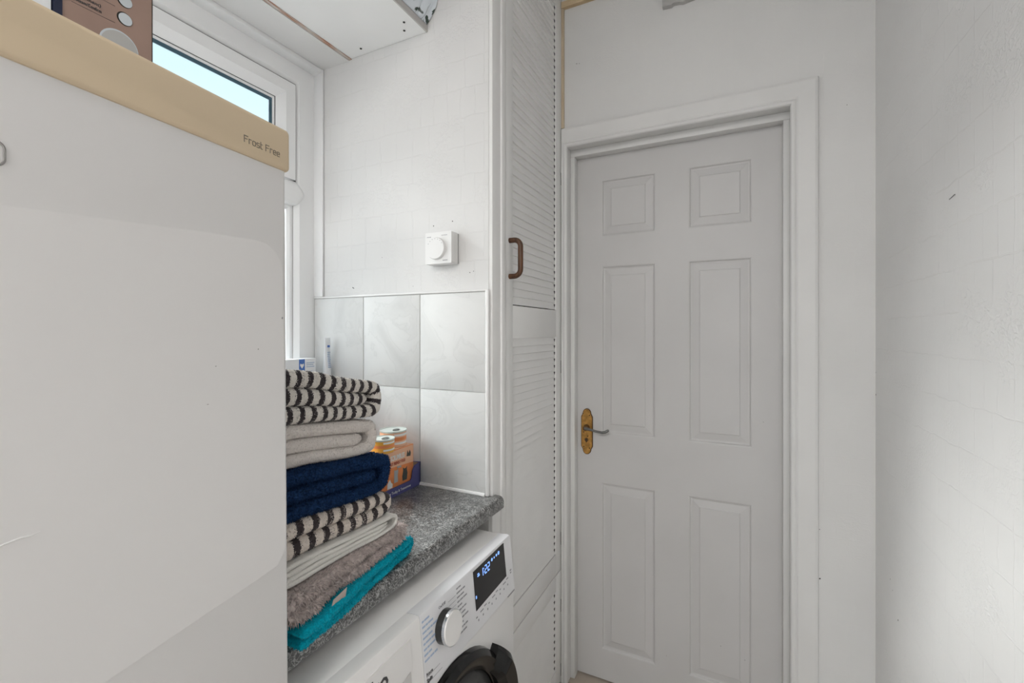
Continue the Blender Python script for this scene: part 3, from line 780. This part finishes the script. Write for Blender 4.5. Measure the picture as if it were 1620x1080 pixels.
# ================================================================ fridge-freezer (slightly turned on its feet)
FA = math.radians(7.18)
FP = Vector((-.5285, .4075, 0)) + Vector((-.125, .992, 0))*.0107
fr = bpy.data.objects.new('fridge_freezer', None); COL.objects.link(fr); fr.empty_display_size = .05
fr.location = FP; fr.rotation_euler = (math.radians(.45), 0, FA)
WP[fr] = Vector((0, 0, 0))
tag(fr, 'tall white fridge-freezer with a champagne gold top band', 'fridge')
# local frame: +x faces the room, y runs along the front (0 = right edge, negative to the left), z up
FW = .545
FTOP = 1.354 + (1.6255-1.354)*.966
GB = 1.354 + (1.5695-1.354)*.966
obj('cabinet', bx(-.56, -.052, -FW+.002, -.002, .02, FTOP-.012, bev=.006), M['fridge'], fr, smooth=True)
def front_slab(x0, x1, y0, y1, z0, z1, rc, re, m, name, parent, both=True):
    """slab facing +x with rounded vertical edges re and corner radius rc"""
    bm = B()
    outl = rrect(y0, y1, z0, z1, rc, 6)
    cy, cz = (y0+y1)/2, (z0+z1)/2
    def inset(p, d):
        return (cy + (p[0]-cy)*(1-d/((y1-y0)/2)), cz + (p[1]-cz)*(1-d/((z1-z0)/2)))
    loops = []
    for d, x in ((0, x0), (0, x1-re), (re*.13, x1-re*.5), (re*.5, x1-re*.13), (re, x1)):
        loops.append([bm.verts.new((x, *inset(p, d))) for p in outl])
    for a, b in zip(loops, loops[1:]):
        for k in range(len(a)): bm.faces.new((a[k], a[(k+1) % len(a)], b[(k+1) % len(a)], b[k]))
    bm.faces.new(loops[-1]); bm.faces.new(list(reversed(loops[0])))
    return obj(name, bm, m, parent, smooth=True, ang=30)
fd = front_slab(-.05, 0, -FW, 0, .70, GB+.02, .004, .006, M['fridge'], 'fridge_door', fr)
lower = front_slab(-.05, 0, -FW, 0, .06, .692, .006, .006, M['fridge'], 'freezer_door', fr)
obj('plinth', bx(-.5, -.03, -FW+.03, -.03, 0, .055), M['darkgrey'], fr)
gb = front_slab(-.055, .0042, -FW-.002, .003, GB, FTOP, .0055, .005, M['gold'], 'top_band', fd); gb['label'] = 'champagne gold top band'
def LT(y, z, x=.0046): return face_px((x, y, z))
k_ = .966
# lettering drawn as strokes in a squared modern face
def stroke_text(name, letters, y, z, hgt, parent, m, wt_=.0011):
    bm = B()
    G = {'F': (.62, [((0, 0), (0, 1), (.62, 1)), ((0, .55), (.5, .55))]), 'r': (.40, [((0, 0), (0, .68), (.4, .68))]),
         'o': (.52, [((0, .12), (.1, 0), (.42, 0), (.52, .12), (.52, .56), (.42, .68), (.1, .68), (0, .56), (0, .12))]),
         's': (.48, [((0, 0), (.42, 0), (.48, .08), (.48, .28), (.40, .34), (.08, .34), (0, .42), (0, .60), (.06, .68), (.46, .68))]),
         't': (.32, [((.02, 1), (.02, .1), (.1, 0), (.3, 0)), ((.02, .68), (.3, .68))]),
         'e': (.50, [((.0, .34), (.5, .34), (.5, .58), (.42, .68), (.1, .68), (0, .56), (0, .12), (.1, 0), (.48, 0))])}
    for ch in letters:
        if ch == ' ': y += .42*hgt; continue
        w, ps = G[ch]
        for pl_ in ps:
            for a, b in zip(pl_, pl_[1:]):
                p0 = Vector((y+a[0]*hgt, z+a[1]*hgt)); p1 = Vector((y+b[0]*hgt, z+b[1]*hgt))
                d = (p1-p0).normalized()*wt_/2; nn = Vector((-d.y, d.x)); p0 -= d; p1 += d
                prism(bm, [tuple(p0-nn), tuple(p1-nn), tuple(p1+nn), tuple(p0+nn)], lambda q, t: (.0041+.0005*t, q[0], q[1]))
        y += (w+.24)*hgt
    return obj(name, bm, m, parent)
stroke_text('lettering', 'Frost Free', -.0690*k_, 1.354+(1.5845-1.354)*k_, .0076, gb, M['ink'], .00085)
# large shallow facing panel on the door
tp = [(-.545, 1.430), (-.40, 1.445), (-.2749, 1.4549), (-.1951, 1.4604), (-.12, 1.4655), (-.052, 1.4690), (-.034, 1.4672), (-.020, 1.459), (-.0105, 1.445), (-.0078, 1.428),
      (-.0060, 1.075), (-.0085, 1.058), (-.020, 1.0445), (-.0684, 1.0411), (-.1202, 1.0391), (-.2156, 1.0335), (-.40, 1.018), (-.545, 1.0)]
bm = B(); prism(bm, [(max(y*k_, -.543), 1.354+(z-1.354)*k_) for y, z in tp], lambda p, t: (-.0005+.0013*t, p[0], p[1]))
pn = obj('door_facing', bm, M['film'], fd)
# badge outline
bm = B(); o1 = rrect(-.40, -.2785*k_, 1.354+(.1305)*k_, 1.354+(.1495)*k_, .006, 6)
pts3 = [(.0004, p[0], p[1]) for p in o1] + [(.0004, *o1[0])]
tube(bm, pts3, .00095, 6); obj('badge', bm, M['greyink'], fd, smooth=True)
# scuffs and chips
def chip(y, z, w, h, m='hole', nm='chip', xx=.0002):
    bm = B(); prism(bm, [(y-w, z-h*.3), (y+w*.2, z-h), (y+w, z+h*.2), (y+w*.1, z+h)], lambda p, t: (xx+.0003*t, p[0], p[1])); obj(nm, bm, M[m], fd)
F_ = lambda s, z: (s*k_, 1.354+(z-1.354)*k_)
chip(*F_(-.0100, 1.372), .0012, .0016, 'inkgrey', xx=.0008); chip(-.0012, F_(0, .956)[1], .0012, .0035, 'hole', xx=-.0002)
chip(*F_(-.048, 1.332), .0008, .0010, 'greyink', xx=.0008)
chip(*F_(-.105, 1.315), .0008, .0006, 'greyink', xx=.0008); chip(*F_(-.115, 1.273), .0014, .0004, 'greyink', xx=.0008)
chip(*F_(-.128, 1.462), .0011, .0006, 'greyink', xx=.0002)
# highlight of a long dent low on the left, put in as a white line
bm = B()
tube(bm, [(.0006, *F_(-.300, 1.186)), (.0008, *F_(-.282, 1.1905)), (.0010, *F_(-.272, 1.1915)), (.0008, *F_(-.2655, 1.1905)), (.0006, *F_(-.2597, 1.1915))], [.0004, .0007, .0008, .0007, .0003], 6)
obj('dent_highlight', bm, M['white'], fd, smooth=True)

# ================================================================ carton on top of the fridge
bxr = empty('carton', (-.82, .20, FTOP), 'copper brown appliance carton printed with buttons and a dial, on top of the fridge', 'box')
BX, BY0, BY1, BZ0, BZ1 = -.70, .238, .3345, FTOP-.006, 1.93
bm = B(); box(bm, BX-.16, BX, BY0, BY1, BZ0, BZ1)
cbx = obj('carton_body', bm, M['copper'], bxr)
obj('carton_edge', bx(BX-.161, BX+.0003, BY1-.0004, BY1+.0006, BZ0, BZ1), M['hole'], cbx)
obj('carton_side', bx(BX-.16, BX+.0006, BY0-.0015, BY0+.006, BZ0, BZ1), M['navyedge'], cbx)
def bdisc(y, z, ry, rz, m, nm, d0, d1, parent):
    bm = B(); a = [bm.verts.new((BX+d0, y+ry*math.cos(6.28319*k/36), z+rz*math.sin(6.28319*k/36))) for k in range(36)]
    b = [bm.verts.new((BX+d1, v.co.y, v.co.z)) for v in a]
    bm.faces.new(a); bm.faces.new(list(reversed(b)))
    for k in range(36): bm.faces.new((a[k], a[(k+1) % 36], b[(k+1) % 36], b[k]))
    return obj(nm, bm, M[m], parent)
for z in (1.7525, 1.7755, 1.7985):
    bdisc(.3040, z, .0083, .0083, 'hole', 'button_ring_print', 0, .0003, cbx)
    bdisc(.3048, z, .0073, .0073, 'btn', 'button_print', .0003, .0006, cbx)
bdisc(.2985, 1.714, .0205, .0205, 'btn', 'dial_ring_print', 0, .0003, cbx); bdisc(.299, 1.7135, .0192, .0192, 'dial', 'dial_print', .0003, .0006, cbx)
bm = B()
for z0 in (1.7415, 1.7625): prism(bm, [(.252, z0), (.294, z0), (.294, z0+.0003), (.252, z0+.0003)], lambda p, t: (BX+.0003*t, p[0], p[1]))
tag(obj('rule_print', bm, M['inkblk'], cbx), kind='stuff')
text('print', 'Steam/Confirm', .0056, face_px((BX+.0003, .2560, 1.7450)), M['inkblk'], cbx, sx=.70)
text('print', '(moment)', .0056, face_px((BX+.0003, .2570, 1.7515)), M['inkblk'], cbx)
bdisc(.2540, 1.7455, .0010, .0011, 'hole', 'bullet_print', 0, .0003, cbx)
# pale neighbour carton
nb = empty('carton', (-.82, .16, FTOP), 'pale grey carton beside the copper carton on top of the fridge', 'box')
bm = B(); box(bm, -.86, BX-.002, .10, BY0-.003, BZ0, 1.92); c2 = obj('carton_body', bm, M['palecard'], nb)
obj('carton_lid', bx(-.861, BX-.001, .099, BY0-.0025, 1.90, 1.921), M['palecard'], nb)

# ================================================================ room thermostat
ts = empty('room_thermostat', (-.78, YT, 1.55), 'white square room thermostat with a round dial on the papered wall', 'thermostat')
tx, tz_, tw, td = -.7535, 1.590, .0445, .034
bm = B()
outl = rrect(tx-tw, tx+tw, tz_-tw, tz_+tw, .003, 3)
prism(bm, outl, lambda p, t: (p[0], YT-.0045-td*t, p[1]))
body = obj('housing', bm, M['tiletrim'], ts, smooth=True, ang=30)
obj('back_plate', bx(tx-tw+.003, tx+tw-.0015, YT-.005, YT, tz_-tw+.002, tz_+tw-.002), M['darkgrey'], ts)
bm = B()
for k in range(11):
    y = YT-.008-k*.0026
    box(bm, tx+tw-.0004, tx+tw+.0006, y-.0009, y+.0009, tz_-tw+.004, tz_+tw-.004)
obj('side_ribs', bm, M['tiletrim'], ts)
fy = YT-.0045-td
bm = B(); lathe(bm, [(.0310, 0), (.0310, .006), (.0295, .0095), (.0, .0098)], (tx-.004, fy, tz_-.002), 'y', 48, cap=False); bm.faces.new([v for v in bm.verts][:48])
obj('dial', bm, M['tiletrim'], ts, smooth=True)
bm = B()
for k in range(7):
    a = math.radians(30+k*20); r = .0262
    box(bm, tx-.004+r*math.cos(a)-.0008, tx-.004+r*math.cos(a)+.0008, fy-.0101, fy-.0096, tz_-.002+r*math.sin(a)-.0008, tz_-.002+r*math.sin(a)+.0008)
for k in range(4): box(bm, tx+.016+k*.0042, tx+.019+k*.0042, fy-.0004, fy, tz_-.0372, tz_-.0350)
for k in range(4): box(bm, tx+.012+k*.005, tx+.0155+k*.005, fy-.0004, fy, tz_+.0335, tz_+.0350)
for k in range(3): box(bm, tx-.038+k*.005, tx-.0345+k*.005, fy-.0004, fy, tz_+.0312, tz_+.0330)
tag(obj('dial_print', bm, M['inkgrey'], ts), kind='stuff')

# ================================================================ cat food display on the worktop
def tray():
    t = empty('display_tray', (-.885, 1.0, .9), 'indigo card display tray holding the orange cat food box', 'tray')
    x1, y0, y1, z = -.838, .885, 1.093, .9008
    x0 = -.965
    # front wall with low lip and tall right corner
    pts = [(y0, z), (y1, z), (y1, z+.068), (y1-.028, z+.062), (y1-.036, z+.050), (y1-.040, z+.030), (y1-.046, z+.0245), (y0, z+.0245)]
    bm = B(); prism(bm, pts, lambda p, k: (x1-.003*k, p[0], p[1])); fw = obj('front_wall', bm, M['purple'], t)
    pts = [(x1, z), (x0, z), (x0, z+.068), (x0+.03, z+.066), (x1-.02, z+.066), (x1, z+.068)]
    bm = B(); prism(bm, pts, lambda p, k: (p[0], y1-.0005-.003*k, p[1])); obj('end_wall', bm, [M['purple']], t)
    obj('end_lining', bx(x0, x1-.003, y1-.0045, y1-.0036, z+.002, z+.065), M['cardedge'], t)
    obj('tray_base', bx(x0, x1-.003, y0, y1-.004, z, z+.003), M['purple'], t)
    obj('rear_wall', bx(x0-.001, x0+.002, y0, y1-.004, z+.003, z+.068), M['purple'], t)
    text('lettering', '+ Health for Today & Tomorrow', .0105, face_px((x1+.0002, .9135, z+.0085)), M['white'], fw, sx=.92)
tray()
ob = empty('food_box', (-.9, .97, .904), 'orange cat food box standing in the indigo tray', 'box')
OX, OY0, OY1, OZ0, OZ1 = -.8435, .893, 1.0665, .9045, 1.0265
cbm = obj('box_body', bx(OX-.10, OX, OY0, OY1, OZ0, OZ1, bev=.0012), M['orange'], ob, smooth=True)
obj('box_top', bx(OX-.099, OX-.001, OY0+.001, OY1-.001, OZ1-.0004, OZ1+.0006), M['peach'], cbm)
# paler band at the upper part of the front
bm = B(); prism(bm, [(OY0+.002, .985), (OY1-.002, .975), (OY1-.002, OZ1-.002), (OY0+.002, OZ1-.002)], lambda p, t: (OX+.0003*t, p[0], p[1])); obj('upper_print', bm, M['peach'], cbm)
text('brand_print', 'SCRUMBLES', .0195, face_px((OX+.0004, .968, .9985)), M['white'], cbm, sx=.56, bold=.0006)
text('slogan_print', 'GUT FRIENDLY FOOD', .0115, face_px((OX+.0004, .966, .9855)), M['redink'], cbm, sx=.55, bold=.0004)
def blob(pts, m, nm, d=.0007):
    bm = B(); prism(bm, pts, lambda p, t: (OX+d*t, p[0], p[1])); obj(nm, bm, M[m], cbm)
blob([(1.018, .932), (1.036, .932), (1.039, .950), (1.036, .962), (1.037, .969), (1.032, .965), (1.025, .965), (1.020, .969), (1.021, .960), (1.017, .945)], 'catdark', 'cat_print')
blob([(.982, .936), (.998, .936), (.997, .955), (.999, .962), (.999, .972), (.994, .969), (.987, .969), (.983, .972), (.983, .960)], 'catgrey', 'cat_print')
blob([(.955, .926), (.975, .926), (.976, .936), (.970, .941), (.966, .950), (.961, .946), (.956, .940)], 'white', 'cat_print')
blob([(1.035, .997), (1.052, .995), (1.054, 1.004), (1.049, 1.013), (1.044, 1.004), (1.039, 1.014)], 'catdark', 'badge_print')
blob([(.995, .974), (1.012, .9725), (1.012, .9775), (.995, .979)], 'catgrey', 'flash_print')
def tin(y, x, r, h, lab, m1, band, z=OZ1+.0008):
    t = empty('tin', (x, y, z), lab, 'tin', 'cat food tins on the orange box')
    bm = B(); lathe(bm, [(r*.97, 0), (r, .002), (r*.985, .004), (r*.985, h-.004)], (x, y, z), 'z', 40); obj('can', bm, M[m1], t, smooth=True)
    bm = B(); lathe(bm, [(r*.999, h-.0035), (r*1.02, h-.001), (r*1.01, h+.001), (r*.95, h+.0008), (r*.94, h-.001), (.001, h-.0012)], (x, y, z), 'z', 40, cap=False); lid = obj('lid', bm, M['tin'], t, smooth=True)
    bm = B(); tube(bm, [(x+.3*r+.008*math.cos(a/8*6.28), y+.011*math.sin(a/8*6.28), z+h+.0004) for a in range(9)], .0012, 6); obj('ring_pull', bm, M['steel'], lid, smooth=True)
    bm = B(); lathe(bm, [(r*.99, h*.40), (r*.992, h*.44), (r*.992, h*.58), (r*.99, h*.62)], (x, y, z), 'z', 40, cap=False); obj('label_band', bm, M[band], t, smooth=True)
    for zz, hh in ((h*.70, h*.14), (h*.18, h*.13)):
        bm = B(); n = 20
        pts = [(math.radians(-45+80*k/n)) for k in range(n+1)]
        a = [bm.verts.new((x+r*.994*math.cos(q), y+r*.994*math.sin(q), z+zz)) for q in pts]; b = [bm.verts.new((v.co.x, v.co.y, v.co.z+hh)) for v in a]
        for k in range(n): bm.faces.new((a[k], a[k+1], b[k+1], b[k]))
        obj('label_print', bm, M['white'], t)
tin(1.027, -.885, .0375, .044, 'orange-labelled cat food tin at the back of the orange box', 'peach', 'orange')
tin(.958, -.862, .0315, .036, 'yellow-labelled cat food tin next to the towels on the orange box', 'yellow', 'orange')

# ================================================================ things on the window sill
sb = empty('medicine_carton', (-1.215, 1.0, 1.178), 'small white and blue carton on the window sill', 'box')
b0 = obj('carton_body', bx(-1.25, -1.215, .925, 1.040, 1.1785, 1.268, bev=.0008), M['palecard'], sb)
obj('blue_print', bx(-1.2155, -1.2146, .977, .998, 1.180, 1.2665), M['bluecard'], b0)
bm = B(); prism(bm, [(.9875, 1.238), (.9945, 1.247), (.9935, 1.2535), (.9875, 1.2505), (.9815, 1.2535), (.9805, 1.247)], lambda p, t: (-1.2146+.0004*t, p[0], p[1])); obj('heart_print', bm, M['white'], b0)
bm = B()
for i, (z, w) in enumerate(((1.253, .030), (1.247, .026), (1.241, .030), (1.226, .022), (1.220, .026), (1.214, .022))): prism(bm, [(1.004, z), (1.004+w, z), (1.004+w, z+.0024), (1.004, z+.0024)], lambda p, t: (-1.215+.0005*t, p[0], p[1]))
obj('text_print', bm, M['inkblue'], b0)
tt = empty('cream_tube', (-1.196, 1.068, 1.178), 'white cream tube standing on its cap by the tiled corner', 'tube')
bm = B(); tube(bm, [(-1.196, 1.068, 1.200), (-1.196, 1.068, 1.24), (-1.196, 1.069, 1.29), (-1.196, 1.070, 1.333)], [.0125, .0135, .0120, .0115], 20, 1.0)
for v in bm.verts:
    if v.co.z > 1.205:
        k = min(1, (v.co.z-1.205)/.125); v.co.x = -1.196 + (v.co.x+1.196)*(1-.9*k)
tb = obj('tube_body', bm, M['palecard'], tt, smooth=True)
bm = B(); lathe(bm, [(.010, 0), (.0105, .003), (.010, .0225)], (-1.196, 1.068, 1.178), 'z', 18); obj('cap', bm, M['white'], tt, smooth=True)
bm = B()
for i in range(9): box(bm, -1.196+.004, -1.196+.0125-i*.0006, 1.064+.0005*(i % 3), 1.0745-.0007*(i % 4), 1.236+i*.006, 1.239+i*.006)
obj('text_print', bm, M['inkblue'], tb)
obj('logo_print', bx(-1.19, -1.1895, 1.064, 1.074, 1.302, 1.309), M['bluecard'], tb)

# ================================================================ towels
def catmull(P, per=10):
    out = []
    n = len(P)
    for i in range(n-1):
        p0, p1, p2, p3 = P[max(i-1, 0)], P[i], P[i+1], P[min(i+2, n-1)]
        for k in range(per):
            t = k/per
            out.append(tuple(.5*((2*p1[j]) + (-p0[j]+p2[j])*t + (2*p0[j]-5*p1[j]+4*p2[j]-p3[j])*t*t + (-p0[j]+3*p1[j]-3*p2[j]+p3[j])*t**3) for j in range(2)))
    out.append(P[-1]); return out
from mathutils import noise as mnoise
YL = .445
def towel(name, label, m, path, nl, yr, L, R, xl, xr, pile, seed, depth=.34, th=1.0, wob=.004, sag=None, stripe_shift=0):
    """path: (y, z fraction) centre line of the folded cloth seen from the front; L,R = (bottom, top) heights at the left and right"""
    def lev(y, f):
        t = (y-YL)/(yr-YL); t = max(-.3, min(1.1, t))
        t2 = t*t*(3-2*t) if 0 < t < 1 else t
        b = L[0]+(R[0]-L[0])*t2; tp_ = L[1]+(R[1]-L[1])*t2
        return b + (tp_-b)*f, (tp_-b)
    C = catmull(path, 12)
    pts = []; s = [0]
    for y, f in C: z, hh = lev(y, f); pts.append((y, z, hh))
    for a, b in zip(pts, pts[1:]): s.append(s[-1]+math.hypot(b[0]-a[0], b[1]-a[1]))
    bm = B(); uvl = bm.loops.layers.uv.new('UVMap'); UV = {}
    rings = []; n = len(pts)
    for i, (y, z, hh) in enumerate(pts):
        a, b = pts[max(i-1, 0)], pts[min(i+1, n-1)]
        d = Vector((b[0]-a[0], b[1]-a[1])).normalized(); nr = Vector((-d.y, d.x))
        t_ = hh/nl*.5*th
        endk = min(1, min(i, n-1-i)/3.0); t_ *= math.sqrt(max(.05, 1-(1-endk)**2))
        k = (y-YL)/(yr-YL)
        xf = xl + (xr-xl)*k + mnoise.noise(Vector((y*14, z*22, seed)))*wob
        xf -= (1-endk)*.004
        if sag: xf += sag(y, z)
        xb = xf - depth
        ring = []
        prof = []
        for q in range(9):
            an = math.radians(90-180*q/8); prof.append((xf - t_*.9 + t_*.9*math.cos(an), t_*math.sin(an)))
        for q in range(1, 8): prof.append((xf-t_*.9 + (xb-xf+t_*1.8)*q/8, -t_))
        for q in range(5):
            an = math.radians(-90-180*q/4); prof.append((xb + t_*.9 + t_*.9*math.cos(an), t_*math.sin(an)))
        for q in range(7, 0, -1): prof.append((xf-t_*.9 + (xb-xf+t_*1.8)*q/8, t_))
        for j, (x, o_) in enumerate(prof):
            w = mnoise.noise(Vector((x*18, y*18, z*40+seed)))*.0016
            v = bm.verts.new((x, y+nr.x*(o_+w), z+nr.y*(o_+w))); UV[v] = (s[i]+stripe_shift, j/len(prof)); ring.append(v)
        rings.append(ring)
    m_ = len(rings[0])
    for a, b in zip(rings, rings[1:]):
        for k in range(m_): bm.faces.new((a[k], a[(k+1) % m_], b[(k+1) % m_], b[k]))
    bm.faces.new(rings[0]); bm.faces.new(list(reversed(rings[-1])))
    for f in bm.faces:
        for l in f.loops: l[uvl].uv = UV[l.vert]
    bmesh.ops.recalc_face_normals(bm, faces=bm.faces)
    # pile: little tufts over the front part of the surface
    tufts = None
    if pile:
        cnt, ln, rd, droop = pile
        rnd = random.Random(seed)
        fs = [f for f in bm.faces if len(f.verts) == 4 and max(v.co.x for v in f.verts) > xr - .12]
        wts = [f.calc_area()*(3.0 if f.normal.x > .2 else 1.0) for f in fs]
        tufts = B(); ul = tufts.loops.layers.uv.new('UVMap')
        for f in rnd.choices(fs, wts, k=cnt):
            a, b = rnd.random(), rnd.random()
            v = [q.co for q in f.verts]; p = (v[0]*(1-a)+v[1]*a)*(1-b) + (v[3]*(1-a)+v[2]*a)*b
            nn = f.normal.copy()
            dr_ = (nn + Vector((rnd.gauss(0, .35), rnd.gauss(0, .35), rnd.gauss(0, .35)-droop))).normalized()
            u, w = frame_of(dr_); l_ = ln*rnd.uniform(.6, 1.25); r_ = rd*rnd.uniform(.7, 1.2)
            base = [tufts.verts.new(p - nn*.0006 + u*math.cos(2.0944*k+a)*r_ + w*math.sin(2.0944*k+a)*r_) for k in range(3)]
            tipp = tufts.verts.new(p + dr_*l_ + Vector((0, 0, -droop*l_*.35)))
            uvv = UV[f.verts[0]]
            for k in range(3):
                ff = tufts.faces.new((base[k], base[(k+1) % 3], tipp))
                for lp_ in ff.loops: lp_[ul].uv = uvv
    root = empty(name, (xr-depth/2, (YL+yr)/2, min(L[0], R[0])), label, 'towel', 'folded towels in the stack')
    body_ = obj('folded_cloth', bm, m, root, smooth=True, ang=80)
    if tufts:
        p_ = obj('pile', tufts, m, root, smooth=True, ang=80); tag(p_, kind='stuff')
    return root
def spiral3(yr, inner=.036, w=.035):
    return [(yr-inner, .5), (yr-.11, .5), (.52, .5), (.462, .5), (.440, .56), (.434, .67), (.442, .79), (.465, .833), (.53, .835), (yr-w-.03, .835), (yr-w*.45, .80), (yr-.008, .65), (yr-.006, .5), (yr-.010, .34), (yr-w*.5, .20), (yr-w-.03, .165), (.53, .165), (.46, .165), (.440, .165)]
def fold2(yr, turn=True):
    if turn: return [(.440, .25), (.52, .25), (yr-.05, .25), (yr-.020, .27), (yr-.007, .36), (yr-.004, .5), (yr-.007, .64), (yr-.020, .73), (yr-.05, .75), (.52, .75), (.440, .75)]
    return [(yr-.004, .25), (yr-.08, .25), (.52, .25), (.455, .25), (.437, .36), (.433, .5), (.437, .64), (.455, .75), (.52, .75), (yr-.08, .75), (yr-.006, .75)]
def fold4(yr):
    return [(yr-.03, .375), (.52, .375), (.455, .37), (.436, .30), (.434, .25), (.436, .19), (.455, .125), (.52, .125), (yr-.035, .125), (yr-.012, .20), (yr-.005, .5), (yr-.012, .80), (yr-.035, .875), (.52, .875), (.455, .875), (.436, .82), (.434, .75), (.436, .68), (.455, .625), (.52, .625), (yr-.03, .62)]
towel('towel', 'teal terry towel at the bottom of the stack, overhanging the worktop edge', M['t_teal'], fold2(.752), 2, .752, (.9015, .936), (.9012, .938), -.540, -.594, (9000, .0026, .0011, .1), 11, wob=.010, th=.88)
towel('towel', 'shaggy taupe grey towel lying on the teal towel', M['t_grey'], fold2(.735, False), 2, .735, (.937, .984), (.939, .972), -.556, -.594, (15000, .0072, .0011, .35), 12, wob=.008, th=.84)
towel('towel', 'thin flat white towel between the striped and the shaggy grey towels', M['t_flat'], fold4(.704), 4, .704, (.985, 1.017), (.973, 1.001), -.572, -.592, None, 13)
towel('towel', 'charcoal and cream striped towel in the middle of the stack', M['t_stripe2'], fold2(.690), 2, .690, (1.018, 1.072), (1.002, 1.046), -.578, -.600, (9000, .0016, .0009, .1), 14, wob=.006)
towel('towel', 'dark navy blue fluffy towel in the middle of the stack', M['t_navy'], spiral3(.684), 3, .684, (1.073, 1.147), (1.049, 1.124), -.580, -.598, (22000, .0030, .0009, .1), 15, wob=.007, th=.9)
towel('towel', 'cream white towel folded under the topmost striped towel', M['t_cream'], spiral3(.659), 3, .659, (1.148, 1.2105), (1.126, 1.191), -.597, -.606, (9000, .0018, .0009, .05), 16)
towel('towel', 'charcoal and white striped towel on top of the stack', M['t_stripe'], spiral3(.668, .034), 3, .668, (1.2115, 1.297), (1.194, 1.262), -.600, -.604, (12000, .0015, .0008, .05), 17, wob=.006)
# care label sewn to the grey towel
gt = [o for o in bpy.data.objects if o.get('label', '').startswith('shaggy')][0]
bm = B(); prism(bm, [(.505, .943), (.535, .947), (.530, .930), (.498, .925)], lambda p, t: (-.552+.0008*t-(p[0]-.5)*.1, p[0], p[1])); obj('care_label', bm, M['care'], gt)

# ================================================================ added fill lamp, unseen behind the viewer, put in to light the room
lp = empty('fill_lamp', (-.15, -1.6, HC), 'added flat square fill lamp on the ceiling behind the viewer', 'lamp')
obj('fill_lamp_frame', bx(-.47, .17, -1.92, -1.28, HC-.03, HC-.0005, bev=.004), M['upvc'], lp, smooth=True)
obj('diffuser', bx(-.45, .15, -1.90, -1.30, HC-.034, HC-.0302), M['fill_glow'], lp)
al = bpy.data.lights.new('fill_lamp_light', 'AREA'); al.shape = 'RECTANGLE'; al.size = .6; al.size_y = .6; al.energy = 33; al.color = (1, .985, .965)
ao = bpy.data.objects.new('fill_lamp_light', al); COL.objects.link(ao); ao.location = (-.15, -1.6, HC-.04); ao.parent = None
